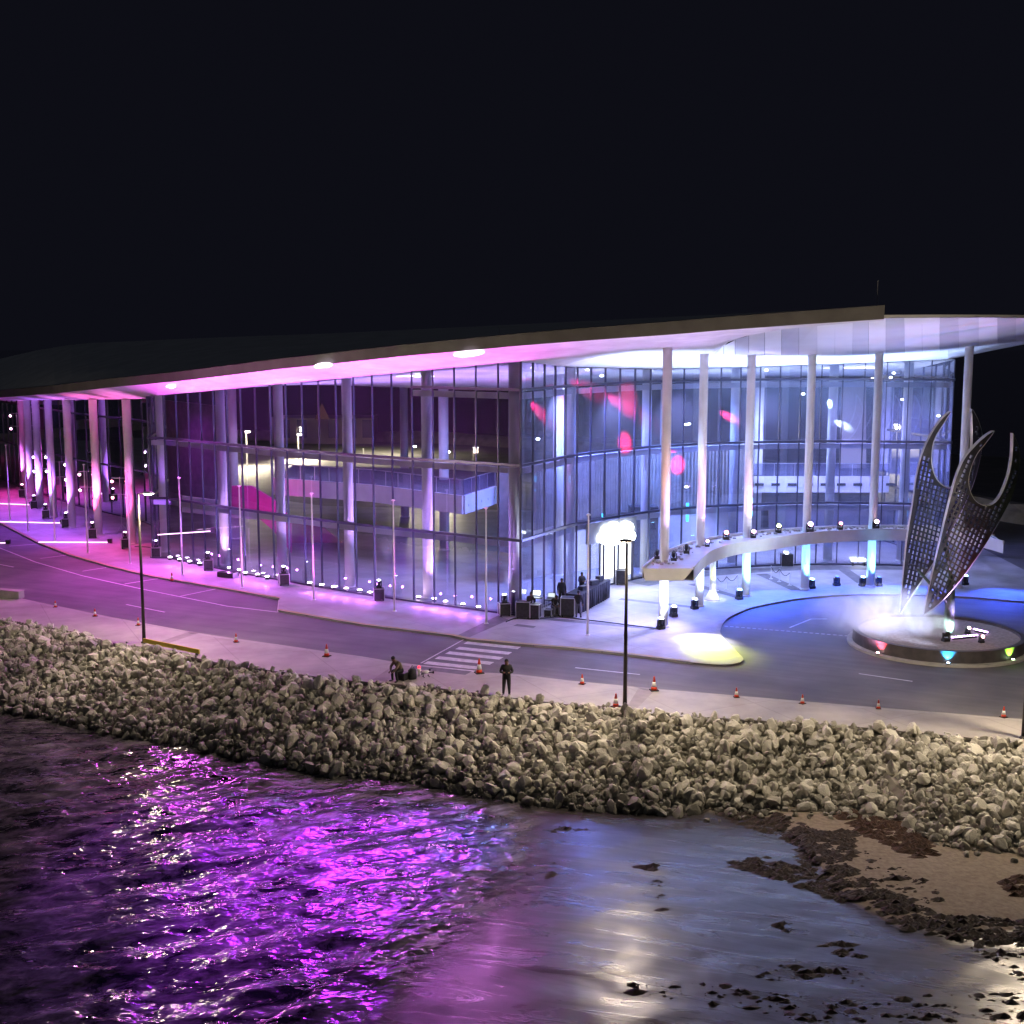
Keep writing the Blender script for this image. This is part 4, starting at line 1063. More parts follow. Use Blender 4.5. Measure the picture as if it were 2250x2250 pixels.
FP = [(22, 1144, 917), (62, 1168, 960), (121, 1190, 1000), (193, 1214, 1044), (286, 1238, 1060), (401, 1262, 1071), (532, 1291, 1088), (689.5, 1318, 1106), (867, 1343, 1126), (1068.5, 1370, 1143), (1291, 1395, 1161)]
WHO = ['leftmost white flagpole, tinted red at its tip', 'white flagpole second from the left end of the row', 'white flagpole in front of the fourth colonnade uplight from the left', 'white flagpole standing between two pink lit colonnade columns',
       'white flagpole in front of the nearest colonnade column', 'white flagpole in front of the low glass vestibule', 'white flagpole in front of the magenta stair', 'white flagpole right of the magenta stair and left of the red ramp wall',
       'white flagpole in front of the glazed hall near its middle', 'white flagpole beside the dark equipment cases at the glass corner', 'white flagpole in front of the black draped tables']
fpo = None
for i, ((x, y, t), lab) in enumerate(zip(FP, WHO)):
    g = G(x, y); h = 7.35
    if fpo is None:
        fpo = empty('flagpole', g); mb = MB(); mb.tube([(0, 0, 0), (0, 0, h)], [.075, .045], 10); mb.build('pole', M_POLE, fpo, smooth=True)
        mb = MB(); mb.lathe((0, 0, h), [(.05, 0), (.13, .02), (.13, .08), (.05, .12)], 12); mb.build('cap', M_POLE, fpo, smooth=True); o = fpo
        mb = MB(); mb.lathe((0, 0, 0), [(.14, 0), (.14, .03), (.08, .06)], 12); mb.build('foot', M_POLE, fpo)
    else: o = copy_tree(fpo); o.location = g
    tag(o, lab, 'flagpole', 'white flagpoles in a curved row before the hall')

# yellow barrier board on the promenade edge
a, b = G(316, 1415), G(438, 1440); o = empty('barrier_board', a, 0, 'long yellow barrier board lying along the promenade edge at the lamp foot', 'barrier')
mb = MB(); d = b - a; mb.bar((0, 0, .22), d + Vector((0, 0, .22)), .10, .26); mb.build('board', mat('yellow_board', (.55, .46, .02), .6), o)
for t in (.04, .96): mb = MB(); mb.box(d * t + Vector((0, 0, .06)), (.12, .35, .12)); mb.build('foot', M_RUBBER, o)
# concrete block
g = G(18, 1313); o = empty('concrete_block', g, math.atan2(-.35, 1), 'pale concrete block on the kerb at the left edge', 'block'); mb = MB()
mb.box((0, 0, .28), (2.3, .55, .5)); mb.build('block', M_KERB, o); mb = MB(); mb.box((0, 0, .55), (2.36, .61, .04)); mb.build('coping', M_CONC, o)

# ------------------------------------------------------------------ stage lights
def moving_head(loc, col, strength, label, pan=0., tilt=.15, group='moving head lights', s=1., name='moving_head_light', cat='stage light'):
    o = empty(name, loc, pan, label, cat, group)
    mb = MB(); mb.box((0, 0, .07 * s), (.36 * s, .3 * s, .14 * s)); mb.build('base', M_BLACK, o)
    mb = MB()
    for sx in (-1, 1): mb.box((sx * .17 * s, 0, .30 * s), (.05 * s, .12 * s, .34 * s))
    mb.box((0, 0, .155 * s), (.38 * s, .14 * s, .05 * s)); mb.build('yoke', M_BLACK, o)
    hd = MB(); d = Vector((0, -math.sin(tilt), math.cos(tilt))); c = Vector((0, 0, .36 * s))
    hd.tube([c - d * .17 * s, c - d * .05 * s, c + d * .14 * s, c + d * .2 * s], [.08 * s, .12 * s, .12 * s, .135 * s], 14); hd = hd.build('head', M_BLACK, o, smooth=True)
    mb = MB(); mb.tube([c + d * .19 * s, c + d * .225 * s], [.125 * s, .11 * s], 14); mb.build('lens', emis('lens_%.2f_%.2f_%.2f_%d' % (*col, strength), col, strength), hd)
    return o
def case_mb(o, w_=.72, d_=.6, h_=.85):
    mb = MB(); mb.box((0, 0, h_ / 2 + .05), (w_, d_, h_ - .1)); mb.build('case_body', M_BLACK, o)
    mb = MB()
    for sx in (-1, 1):
        for sy in (-1, 1):
            mb.box((sx * w_ / 2, sy * d_ / 2, h_ / 2 + .05), (.05, .05, h_ - .08))
        mb.box((sx * w_ / 2, 0, h_), (.05, d_, .04)); mb.box((sx * w_ / 2, 0, .1), (.05, d_, .04)); mb.box((0, sx * d_ / 2, h_), (w_, .05, .04))
    mb.build('corner_rails', M_METAL, o)
    mb = MB()
    for sx in (-1, 1):
        for sy in (-1, 1): mb.tube([(sx * w_ * .38, sy * d_ * .36 - .02, .05), (sx * w_ * .38, sy * d_ * .36 + .02, .05)], .05, 8)
    mb.build('castors', M_RUBBER, o)
CASES = [(50, 1092, MAG, 'behind the leftmost flagpoles'), (76, 1118, PUR, 'at the third colonnade column'), (101, 1139, PUR, 'left of the column with the purple glow'), (146, 1159, PINK, 'between the flagpoles before the colonnade'),
         (204, 1182, PINK, 'at the foot of the red lit column'), (276, 1205, PINK, 'at the foot of the nearest colonnade column'), (344, 1225, PUR, 'at the left end of the glass front'), (458, 1253, WHT, 'beside the low flat case'),
         (624, 1286, WHT, 'before the glass right of the magenta stair'), (833, 1319, WHT, 'before the glass under the red ramp wall'), (1108, 1353, WHT, 'at the glass corner by the crew')]
fc = None
for i, (x, y, c, lab) in enumerate(CASES):
    g = G(x, y)
    if fc is None: fc = empty('flight_case', g, .1); case_mb(fc); o = fc
    else: o = copy_tree(fc); o.location = g; o.rotation_euler.z = .15 + .1 * (i % 3)
    tag(o, 'black flight case carrying a stage light, ' + lab, 'flight case', 'flight cases along the front of the hall')
    moving_head(g + Vector((0, 0, .85)), tuple(.5 + .5 * v for v in c), 18, 'stage light on a flight case ' + lab, .2, .1)
    # each one washes the column or glass behind it and the soffit above
    pw = 3600 if i < 7 else 1500
    base = g + Vector((.1, .2, 1.35))
    lamp('SPOT', base, base + Vector((.6, 1.6, 11)), c, pw, 38, .7, .08, None, 'stage_beam')
g = G(500, 1268); o = empty('flat_case', g, -.45, 'long low black equipment case lying before the glass', 'flight case', 'flight cases along the front of the hall'); mb = MB(); mb.box((0, 0, .2), (1.5, .6, .36)); mb.build('case_body', M_BLACK, o)
mb = MB(); [mb.box((sx * .75, 0, .2), (.04, .62, .38)) for sx in (-1, 1)]; mb.build('corner_rails', M_METAL, o)

# LED par cans on the ground along the glass
PARS = [(374, 1230), (395, 1234), (417, 1239), (439, 1243), (526, 1258), (539, 1264), (566, 1268), (587, 1273), (680, 1287), (707, 1291), (733, 1296), (761, 1299), (791, 1303), (920, 1318), (954, 1322), (979, 1328), (1017, 1334), (1051, 1340), (504, 1253), (813, 1308)]
PW = ['first', 'second', 'third', 'fourth', 'fifth', 'sixth', 'seventh', 'eighth', 'ninth', 'tenth', 'eleventh', 'twelfth', 'thirteenth', 'fourteenth', 'fifteenth', 'sixteenth', 'seventeenth', 'eighteenth', 'nineteenth', 'twentieth']
order = sorted(range(len(PARS)), key=lambda k: PARS[k][0])
par = None
for n_, k in enumerate(order):
    x, y = PARS[k]; g = G(x, y)
    if par is None:
        par = empty('par_light', g); mb = MB(); mb.lathe((0, 0, .03), [(.10, 0), (.14, .05), (.15, .2)], 14); mb.build('housing', M_BLACK, par, smooth=True)
        mb = MB(); mb.lathe((0, 0, .215), [(.15, 0), (.15, .02), (.10, .05)], 14); mb.build('lens', emis('par_lens', (1, .70, 1), 22), par)
        mb = MB(); mb.box((0, 0, .02), (.34, .06, .04)); mb.build('bracket', M_BLACK, par); o = par
    else: o = copy_tree(par); o.location = g
    tag(o, 'small glowing uplight at the foot of the glass, %s from the left' % PW[n_], 'uplight', 'uplights along the foot of the glass')
# the uplights throw pink onto the soffit: one lamp for each few cans
UPL = [(384, 1232, PINK, 1.0), (430, 1241, PINK, 1.1), (500, 1254, PINK, 1.1), (535, 1262, PINK, 1.0), (578, 1270, PINK, 1.1), (693, 1289, PINK, 1.0), (748, 1298, PINK, 1.1), (800, 1304, PINK, 1.0), (900, 1316, PINK, .9), (965, 1325, PINK, .9), (1034, 1337, (.9, .25, 1), .8)]
for x, y, c, k in UPL:
    g = G(x, y, .3); lamp('SPOT', g + Vector((-.5, -1.2, .1)), g + Vector((-1.6, -4.2, 14)), (1, .075, .80), 8600 * k, 74, 1, .1, None, 'uplight_beam')
for x, y in ((640, 1287), (860, 1318), (470, 1254)):   # purple light on the first metres of glass and mullions
    g = G(x, y, .3); lamp('SPOT', g + Vector((0, -.5, .1)), g + Vector((0, 1.2, 9)), PUR, 3500, 110, 1, .1, None, 'uplight_beam')
for x, y in ((771, 1290), (941, 1308), (617, 1268), (491, 1247)):  # inside, grazing the white columns
    g = G(x, y, .1) + Vector((0, .6, 0)); lamp('SPOT', g, g + Vector((0, 1.0, 5)), (1, .55, 1), 420, 60, 1, .1, None, 'uplight_beam')

for px, yy, Y, c, pw in ((710, 802, 90, (.80, .14, 1), 11000), (1030, 775, 81, (.95, .25, 1), 9000), (375, 848, 99, (.80, .10, .9), 9000), (540, 825, 94, (.80, .13, .95), 8000), (880, 790, 84, (.80, .16, 1), 9000)):   # paving fill added under the soffit, partly at its downlights
    q = D(px, yy, Y); lamp('SPOT', q - Vector((0, 0, .35)), Vector((q.x - 1, q.y - 8, 0)), c, pw * 1.5, 130, 1, .5, None, 'paving_fill')
for a, tx, ty, c, pw, an in ((600, -14.5, 49.0, (.42, .03, 1), 42000, 13), (760, -10.0, 49.5, (.46, .03, 1), 60000, 14), (900, -6.0, 50.0, (.42, .03, 1), 48000, 13), (820, -9.0, 44.5, (.5, .03, 1), 70000, 13), (960, -3.2, 52.5, (.30, .06, 1), 22000, 9), (1060, -1.6, 51.5, (.08, .22, 1), 20000, 6.5), (520, -17.5, 53, (.6, .05, .8), 16000, 10)):     # violet and blue fill spots added at the eaves to colour the sea
    e = edge_pt(a); g = e + Vector((0, -.4, -.4)); lamp('SPOT', g, Vector((tx, ty, SEA)), (c[0] * .92, c[1] * .6, c[2]), pw * 1.35, an * 1.1, .9, .1, None, 'sea_fill').data.specular_factor = .15
for x, y in PARS:
    g = G(x, y, .45) + Vector((0, -.25, 0)); lamp('POINT', g, g + Vector((0, 0, 1)), (.62, .16, 1), 34, size=.08, name='par_glow')
for px in (560, 690, 850, 985, 1095):
    y = facade_y(px) + 1.0; q = D(px, 1125, y); lamp('SPOT', (q.x, q.y, .3), (q.x, q.y + 2.0, 9), (.58, .30, 1), 5200, 95, 1, .1, None, 'inner_uplight')
# lights on the ring canopy, each pointing its own way
CANL = [(1444, 1222, WHT, 0, 'unlit stage light on the canopy at its blunt end', .9), (1480, 1226, WHT, 0, 'unlit stage light on the canopy right of the first column', .9), (1508, 1210, WHT, 0, 'unlit stage light on the canopy between its first two columns', .9),
        (1554, 1195, (.75, .4, 1), 30, 'violet stage light at the second column on the canopy', .7), (1595, 1180, (1, .25, .25), 34, 'red stage light on the canopy between the second and third columns', 1), (1655, 1176, (1, .45, .95), 34, 'bright pink stage light right of the third column on the canopy', .9),
        (1710, 1165, (.85, 1, .2), 34, 'yellow green stage light on the canopy between the third and fourth columns', 1), (1779, 1164, (1, .45, .9), 40, 'big pink stage light beside the fourth column on the canopy', 1.2), (1846, 1158, (1, .3, .45), 10, 'small dark red stage light on the canopy between the fourth and fifth columns', .9), (1924, 1157, (1, .5, .6), 40, 'bright red stage light at the fifth column on the canopy', 1.1)]
for x, y, c, st, lab, s in CANL:
    q = G(x, y + 6, CZ + .02); moving_head(q, c, st, lab, 0, .9 if st else .4, 'stage lights on top of the ring canopy', s * 1.1)
    if st > 12: lamp('SPOT', q + Vector((0, -.1, .6)), q + Vector((0, 2.5, 9)), c, 900, 60, .9, .1, None, 'canopy_beam')
# uplights beside the forecourt columns
GR = [(1452, 1382, WHT, 'blue white uplight at the foot of the first forecourt column'), (1480, 1355, WHT, 'uplight between the first and second forecourt columns'), (1526, 1338, WHT, 'uplight left of the second forecourt column'), (1624, 1317, CYA, 'cyan uplight left of the third forecourt column'),
      (1783, 1293, CYA, 'cyan uplight right of the fourth forecourt column'), (1838, 1287, BLU, 'dark stage light between the fourth and fifth forecourt columns'), (1895, 1288, CYA, 'cyan uplight left of the fifth forecourt column'), (1930, 1288, BLU, 'small stage light right of the fifth forecourt column'), (2120, 1285, CYA, 'bright cyan stage light seen right of the sculpture')]
for x, y, c, lab in GR:
    g = G(x, y); moving_head(g, c, 16 if c is not BLU else 2, lab, .4, .2, 'stage lights beside the forecourt columns', 1.25)
for (x, y), c, pw in zip([(1457, 1378), (1536, 1332), (1638, 1310), (1768, 1295), (1912, 1289)], ((.6, .7, 1), (.5, .7, 1), (.2, .65, 1), (.15, .6, 1), (.2, .65, 1)), (900, 900, 900, 900, 900)):
    g = G(x, y); lamp('SPOT', g + Vector((.35, -.9, .25)), g + Vector((0, 0, 3.6)), c, pw * .85, 50, .8, .1, None, 'column_beam')
# under the canopy: blue wash over the pavement
for x, y, c, pw in ((1600, 1320, (.10, .20, 1), 1900), (1700, 1303, (.06, .22, 1), 2200), (1840, 1292, (.06, .25, 1), 2400), (1980, 1292, (.06, .25, 1), 2400), (2110, 1294, (.10, .3, 1), 2200), (2200, 1300, (.2, .2, 1), 1300)):
    g = G(x, y); lamp('SPOT', Vector((g.x, g.y + .6, 3.3)), g + Vector((0, -1.6, 0)), (.03, .09, 1), pw * 2.4, 100, 1, .15, None, 'canopy_wash')
# white pool with a yellow fringe on the plaza tip
g = G(1545, 1405); lamp('SPOT', Vector((g.x - .4, g.y + 1.6, 3.3)), g, (1, 1, .92), 5000, 60, 1, .1, None, 'white_beam')
g = G(1570, 1425); lamp('SPOT', Vector((g.x - .8, g.y + 2.2, 3.3)), g, (.9, 1, .08), 2600, 66, 1, .1, None, 'yellow_beam')
g = G(1480, 1410); lamp('SPOT', Vector((g.x, g.y + 5, 4)), g, (.45, .40, 1), 1800, 50, .3, .1, None, 'violet_beam')
g = G(1380, 1380); lamp('SPOT', Vector((g.x + 4, g.y + 2, 3.4)), g + Vector((-2, -1, 0)), (.38, .32, 1), 2800, 130, 1, .1, None, 'forecourt_wash')
g = G(1400, 1320); lamp('SPOT', Vector((g.x + 3, g.y + 2, 3.4)), g, (.34, .38, 1), 2800, 145, 1, .1, None, 'forecourt_wash')
g = G(1565, 1318); lamp('SPOT', g + Vector((0, -1.1, .4)), g + Vector((0, 0, 2.9)), (.9, 1, .05), 420, 34, .4, .1, None, 'yellow_beam')
g = G(1565, 1318); lamp('SPOT', g + Vector((.1, -1.3, 1.8)), g, (1, 1, .95), 420, 50, .6, .1, None, 'white_beam')
# strong white blue uplighters washing the forecourt ceiling (stand on the ring canopy)
for px in (1470, 1560, 1680, 1800, 1920, 2040):
    q = G(px, interp([(1412, 1245), (1545, 1205), (1692, 1176), (1850, 1163), (2200, 1180)], px), CZ) + Vector((0, 2.4, .3))
    lamp('SPOT', q, q + Vector((0, 4.4, 12)), (.42, .58, 1), 9500, 60, .8, .25, None, 'ceiling_wash')
for px, pw in ((1500, 2200), (1660, 2200), (1820, 2600), (1960, 3600), (2100, 3600)):   # spill on the flare panels
    q = G(px, interp([(1412, 1255), (1545, 1215), (1692, 1182), (1850, 1165), (2200, 1180)], px), CZ) + Vector((0, 0, .3))
    lamp('SPOT', q, q + Vector((0, -9, 13)), (.60, .58, 1), pw * .55, 70, 1, .2, None, 'panel_wash')
q = G(1500, 1236, CZ); lamp('SPOT', q + Vector((0, 0, .5)), q + Vector((-4, -5, 13)), (.62, .35, 1), 3600, 80, 1, .1, None, 'panel_wash')
q = G(1420, 1250, CZ); lamp('SPOT', q + Vector((0, 0, .5)), q + Vector((-6, -4, 13)), (.85, .45, 1), 2600, 60, 1, .1, None, 'panel_wash')
for px in (1250, 1380, 1520, 1700, 1880, 2020):          # fill spots added before the glass, standing in for ceiling bounce
    fy = facade_y(px) - 3.2; q = D(px, 800, fy); lamp('SPOT', (q.x, q.y, 14.6), (q.x, q.y + 3.4, 6), (.50, .52, 1), 1400, 110, 1, .2, None, 'glass_fill')
# red and white gobos on the glass and columns
for tx, ty, Y, c, pw, an in ((1352, 962, 93, (1, .02, .10), 4200, 5.5), (1470, 1010, 97, (1, .02, .12), 4200, 6), (1200, 905, 84, (1, .02, .12), 2600, 4.5), (1370, 870, 93, (1, .05, .15), 1600, 7), (1545, 1133, 84.1, (1, .25, .35), 3000, 2.6), (1642, 1015, 87.4, (1, .6, .5), 1400, 3)):
    t = D(tx, ty, Y); s = G(1700, 1180, CZ) + Vector((0, 1, .8))
    if tx in (1545, 1642): s = t + Vector((1.5, -6, -2))
    lamp('SPOT', s, t, c, pw * (24 if tx not in (1545, 1642) else 1), an * (1.5 if tx not in (1545, 1642) else 1), 1 if tx not in (1545, 1642) else .3, .05, None, 'gobo_beam')
for t, c in ((D(1457, 1000, 77.9), (1, .35, .35)), (D(1536, 1000, 84), (1, .4, .6))):
    lamp('SPOT', t + Vector((2, -5, -6)), t + Vector((0, 0, -1)), c, 1500, 30, 1, .1, None, 'gobo_beam')
def streak(a, b, c, pw):         # raking beams drawn out along the glass
    fa = facade_y(a[0]); fb = facade_y(b[0]); A = D(a[0], a[1], fa - .1); B = D(b[0], b[1], fb - .1); d = (B - A)
    t = Vector((d.x, d.y, 0)).normalized(); nn = Vector((t.y, -t.x, 0)); nn = nn if nn.y < 0 else -nn
    s = A - d * .55 + nn * .75; lamp('SPOT', s, A + d * .35, c, pw * 4, 17, 1, .03, None, 'raking_beam')
streak((1165, 885), (1210, 930), (1, .02, .15), 2200); streak((1255, 838), (1330, 872), (1, .05, .2), 2600); streak((1335, 870), (1412, 918), (1, .02, .15), 3200)
streak((1480, 845), (1574, 918), (.8, 1, .9), 3800); streak((1825, 920), (1875, 946), (.85, 1, .92), 1800); streak((1576, 902), (1632, 932), (1, .04, .15), 2200); streak((1822, 870), (1826, 905), (.7, 1, .9), 1500)
# pink and red on the colonnade
for i, (x, y) in enumerate(CL[:7]):
    g = G(x, y); c = [(1, .10, .45), (1, .06, .25), (.55, .15, 1), (.40, .15, 1), (.5, .2, 1), (.45, .2, 1), (.7, .15, .9)][i]
    lamp('SPOT', g + Vector((-.9, -.9, .9)), g + Vector((0, 0, 7)), c, 3000, 42, .8, .1, None, 'column_beam')
    lamp('SPOT', g + Vector((-1.0, -1.2, 6.5)), g + Vector((-1.5, -3.5, 0)), [(1, .05, .35), (.6, .1, .9), (.38, .08, 1), (.38, .08, 1), (.45, .1, 1), (.8, .08, .8), (1, .04, .5)][i], 1500, 130, 1, .1, None, 'pavement_wash')
g = G(10, 1065); lamp('SPOT', g + Vector((4, 4, 7)), g, (1, .04, .45), 3600, 70, .4, .1, None, 'magenta_beam')
for x, y in ((-60, 1010), (120, 1020)): 
    g = G(x, y); lamp('SPOT', g + Vector((0, 0, 7)), g, (1, .1, .5), 2500, 120, 1, .1, None, 'magenta_beam')
# magenta light spilling on the stair and red on the ramp
q = D(560, 1100, 100); lamp('SPOT', q + Vector((2, -1, -2)), q + Vector((0, 5, 1)), (1, .05, .55), 900, 90, 1, .2, None, 'stair_beam')
q = D(700, 1220, 104); lamp('SPOT', q + Vector((0, -2, 0)), q + Vector((0, 5, 1)), (1, .15, .25), 320, 90, 1, .2, None, 'ramp_beam')
# hall interior light: cool blue on the right, dim violet on the left
for x, Y, z, c, pw in ((5, 92, 14.2, (.16, .24, 1), 4600), (12, 99, 14.0, (.16, .30, 1), 4400), (20, 105, 13.8, (.36, .48, 1), 3000), (28, 106, 13.8, (.34, .34, 1), 3000), (-6, 98, 13.5, (.45, .42, 1), 1100), (-18, 108, 12.5, (.5, .45, .9), 700)):
    lamp('SPOT', (x, Y, z), (x, Y, 0), c, pw * 2.9, 170, 1, .6, None, 'hall_light')
for x, Y, z, c, pw in ((3, 88, 3.8, (.50, .60, 1), 500), (10, 99, 3.9, (.75, .85, 1), 900), (18, 103, 3.9, (.55, .60, 1), 500), (26, 104, 3.9, (.45, .45, 1), 600), (-8, 92, 3.9, (.6, .35, 1), 250), (-20, 100, 3.9, (.6, .3, 1), 350)):
    lamp('SPOT', (x, Y, z), (x, Y, 0), c, pw * .9, 165, 1, .4, None, 'lobby_light')
for px in (1250, 1440, 1620, 1820, 1990):       # inside uplights on the ceiling
    y = facade_y(px) + 4; q = D(px, 1125, y); lamp('SPOT', (q.x, q.y, 10), (q.x, q.y + 1, 16), (.62, .76, 1), 1300, 150, 1, .3, None, 'ceiling_wash')
for px in (520, 700, 860, 1000):
    y = facade_y(px) + 5; q = D(px, 1125, y); lamp('SPOT', (q.x, q.y, 8), (q.x, q.y + 1, 16), (.45, .25, 1), 900, 140, 1, .3, None, 'ceiling_wash')
for px, Y in ((1325, 92), (1420, 97), (1455, 97), (1510, 98), (1650, 101), (1990, 101)):  # cyan bars low inside
    q = D(px, 1150, Y + 3); mb = MB(); mb.box((q.x, q.y, 4.0), (.22, .12, 1.5)); part(mb, 'light_bar', emis('cyan_bar', (.05, .55, 1), 2.6))
# far car park seen through the glass: sodium lamps over pale asphalt
FARL = [(541, 949, 175, WARM, 'tall lamp over the far car park at its left'), (655, 955, 185, (1, .97, .85), 'bright square headed lamp over the far car park'), (906, 981, 170, (.8, 1, .9), 'greenish lamp beyond the hall, seen through its middle'), (980, 993, 160, (1, .95, .85), 'pale lamp beyond the hall next to a thin far column'), (799, 1040, 190, (1, .85, .6), 'small warm lamp at the far end of the car park')]
for x, y, Y, c, lab in FARL:
    q = D(x, y, Y); h = q.z; o = empty('car_park_lamp', (q.x, q.y, 0), 0, lab, 'street lamp', 'lamps in the far car park')
    mb = MB(); mb.tube([(0, 0, ROADZ), (0, 0, max(h, 1))], [.12, .07], 8); mb.build('pole', M_POLE, o)
    mb = MB(); mb.box((.2, 0, h), (.6, .35, .16)); mb.build('lamp_head', emis('far_lens_%d' % x, c, 26), o)
    lamp('SPOT', (q.x, q.y, h - .4), (q.x + 1, q.y - 2, 0), (1, .88, .55), 17000, 150, 1, .3, None, 'car_park_light')
for x, Y in ((-42, 165), (-55, 190), (-20, 190)):
    lamp('SPOT', (x, Y, 9), (x, Y, 0), (1, .88, .55), 17000, 150, 1, .3, None, 'car_park_light')
# far building with an amber lit gable
g = D(715, 1000, 215); o = empty('far_building', (g.x, g.y, 0), 0, 'low beige building with amber lit gables far behind the hall', 'building')
mb = MB(); mb.box((0, 0, 2), (17, 8, 4.3)); mb.build('wall', noisy('far_wall', (.36, .31, .24), (.42, .37, .28), .5), o)
mb = MB()
for dx in (.2,): mb.quad((dx - 1.2, -4.3, 4.0), (dx + 1.2, -4.3, 4.0), (dx + .45, -4.3, 5.6), (dx, -4.3, 6.6), (dx - .45, -4.3, 5.6)); mb.quad((dx - 1.2, -3.9, 4.0), (dx, -3.9, 6.6), (dx + 1.2, -3.9, 4.0))
mb.build('lit_gable', emis('amber_gable', (1, .42, .06), .03), o)
mb = MB(); [mb.box((dx, -4.05, 2.4), (1.6, .1, 3)) for dx in (-6, -3.2, 2, 5, 7.6)]; mb.build('window', M_MULL, o)

# cloud shaped lit sign above the doors
yq = facade_y(1352) - .9; c0 = D(1352, 1178, yq)
o = empty('cloud_sign', (c0.x, c0.y, 0), 0, 'dazzling white cloud shaped light sign above the entrance doors', 'sign')
cl = []
for (bx_, by_, br_, a0_, a1_) in ((1330, 1184, 13, 100, 250), (1338, 1166, 12, 170, 285), (1352, 1160, 12, 205, 300), (1368, 1164, 9, 235, 300), (1380, 1160, 13, 215, 345), (1386, 1178, 11, -60, 75), (1368, 1186, 9, 60, 125), (1346, 1188, 11, 50, 130)):
    for k_ in range(6): a_ = R(lerp(a0_, a1_, k_ / 5)); cl.append((bx_ + br_ * math.cos(a_), by_ + br_ * math.sin(a_)))
ya_, yb_ = facade_y(1318) - .95, facade_y(1392) - .95
P = [D(x, y, lerp(ya_, yb_, (x - 1318) / 74.)) - Vector((c0.x, c0.y, 0)) for x, y in cl]; 
mb = MB(); mb.quad(*P); Q = [p + Vector((0, .22, 0)) for p in P]
for i in range(len(P)): mb.quad(P[i], P[(i + 1) % len(P)], Q[(i + 1) % len(P)], Q[i])
mb.build('lit_face', emis('cloud_glow', (.95, 1, 1), 14), o)
mb = MB(); mb.quad(*reversed(Q)); mb.build('back_plate', M_BLACK, o)

# grazing beam streaks on the left pavement as glowing tubes, one a glass reflection
def beam_streak(a, b, lab, z=.05, yoff=0, c=(1, .55, 1), s=2.2):
    A, B = a, b; o = empty('light_streak', A, 0, lab, 'beam streak', 'thin beam streaks near the colonnade')
    mb = MB(); mb.tube([(0, 0, 0), B - A], .035, 8); mb.build('tube', emis('streak_glow', c, s), o)
    mb = MB(); mb.box((B - A) + Vector((.15, 0, .1)), (.35, .3, .4)); mb.build('streak_fixture', M_BLACK, o); return o
beam_streak(G(85, 1191, .05), G(238, 1191.5, .05), 'longest bright beam streak on the pavement, nearest the road')
beam_streak(G(-40, 1145.5, .05), G(134, 1149, .05), 'thin beam streak on the pavement second nearest the road')
beam_streak(G(-40, 1105, .05), G(66, 1109, .05), 'thin beam streak on the pavement far left')
beam_streak(G(-20, 1192.5, -.05), G(14, 1193, -.05), 'short bright beam streak at the left edge on the road')
beam_streak(D(347, 1175, 100.3), D(464, 1167, 95.5), 'level reflected streak in front of the low glass vestibule')

# stands with cross bars and lamps between the colonnade columns
def light_stand(x, y, c, lab, h=5.2):
    g = G(x, y); o = empty('lighting_stand', g, 0, lab, 'lighting stand', 'lighting stands between the colonnade columns')
    mb = MB(); mb.tube([(0, 0, 0), (0, 0, h)], .04, 8)
    for k in range(3): a = k * 2.1; mb.tube([(0, 0, .9), (math.cos(a) * .7, math.sin(a) * .7, 0)], .025, 6)
    mb.build('tripod', M_METAL, o)
    for z in (h - .1, h - 1.6):
        mb = MB(); mb.bar((-.8, 0, z), (.8, 0, z), .06); mb.build('cross_bar', M_METAL, o)
        for dx in (-.65, .65):
            hd = MB(); hd.tube([(dx, .15, z - .2), (dx, -.2, z - .28)], [.09, .14], 10); hh = hd.build('lamp_head', M_BLACK, o)
            l = MB(); l.tube([(dx, -.2, z - .28), (dx, -.23, z - .287)], [.13, .12], 10); l.build('lens', emis('stand_lens_%.1f' % c[1], c, 12), hh)
light_stand(268, 1172, (1, .25, .40), 'lighting stand with red lamps beside the nearest colonnade column')
light_stand(196, 1152, (1, .45, .75), 'lighting stand with pink lamps beside the red lit column')
light_stand(136, 1135, (.85, .6, 1), 'lighting stand with violet lamps right of the fourth colonnade column', 5.6)
light_stand(94, 1112, (.9, .7, 1), 'lighting stand with pale lamps deep in the colonnade', 5.6)
light_stand(45, 1075, (1, .5, .8), 'lighting stand with pink lamps at the far end of the colonnade', 9)

# ------------------------------------------------------------------ things around the island
ILAMP = [(1931, 1437, (1, .05, .08), 'red spotlight at the foot of the planter wall, left side'), (2083, 1459, (.03, .45, 1), 'blue spotlight at the foot of the planter wall, front'), (2237, 1455, (.35, 1, .05), 'green spotlight at the foot of the planter wall, right side')]
for x, y, c, lab in ILAMP:
    g = G(x, y, .03); a = Vector((g.x - IC.x, g.y - IC.y, 0)).normalized(); g = IC + a * (IR - .08) + Vector((0, 0, .03))
    o = empty('wall_spotlight', g, math.atan2(a.y, a.x), lab, 'spotlight', 'coloured spotlights round the planter wall')
    mb = MB(); mb.lathe((0, 0, 0), [(.07, 0), (.09, .04), (.09, .09)], 12); mb.build('housing', M_BLACK, o)
    mb = MB(); mb.lathe((0, 0, .09), [(.085, 0), (.05, .03)], 12); mb.build('lens', emis('wall_lens_%d' % x, tuple(.5 + .5 * v for v in c), 22), o)
    lamp('SPOT', g + a * .05 + Vector((0, 0, .14)), IC + a * (IR - .32) + Vector((0, 0, .6)), c, 520, 80, .7, .03, None, 'wall_beam')
g = G(1877, 1398, .02); o = empty('kerb_light', g, 0, 'tiny white light on the island kerb at its left tip', 'spotlight'); mb = MB(); mb.lathe((0, 0, 0), [(.08, 0), (.08, .05), (.04, .08)], 10); mb.build('lens', emis('kerb_lens', (.9, .95, 1), 18), o)
bz = .56
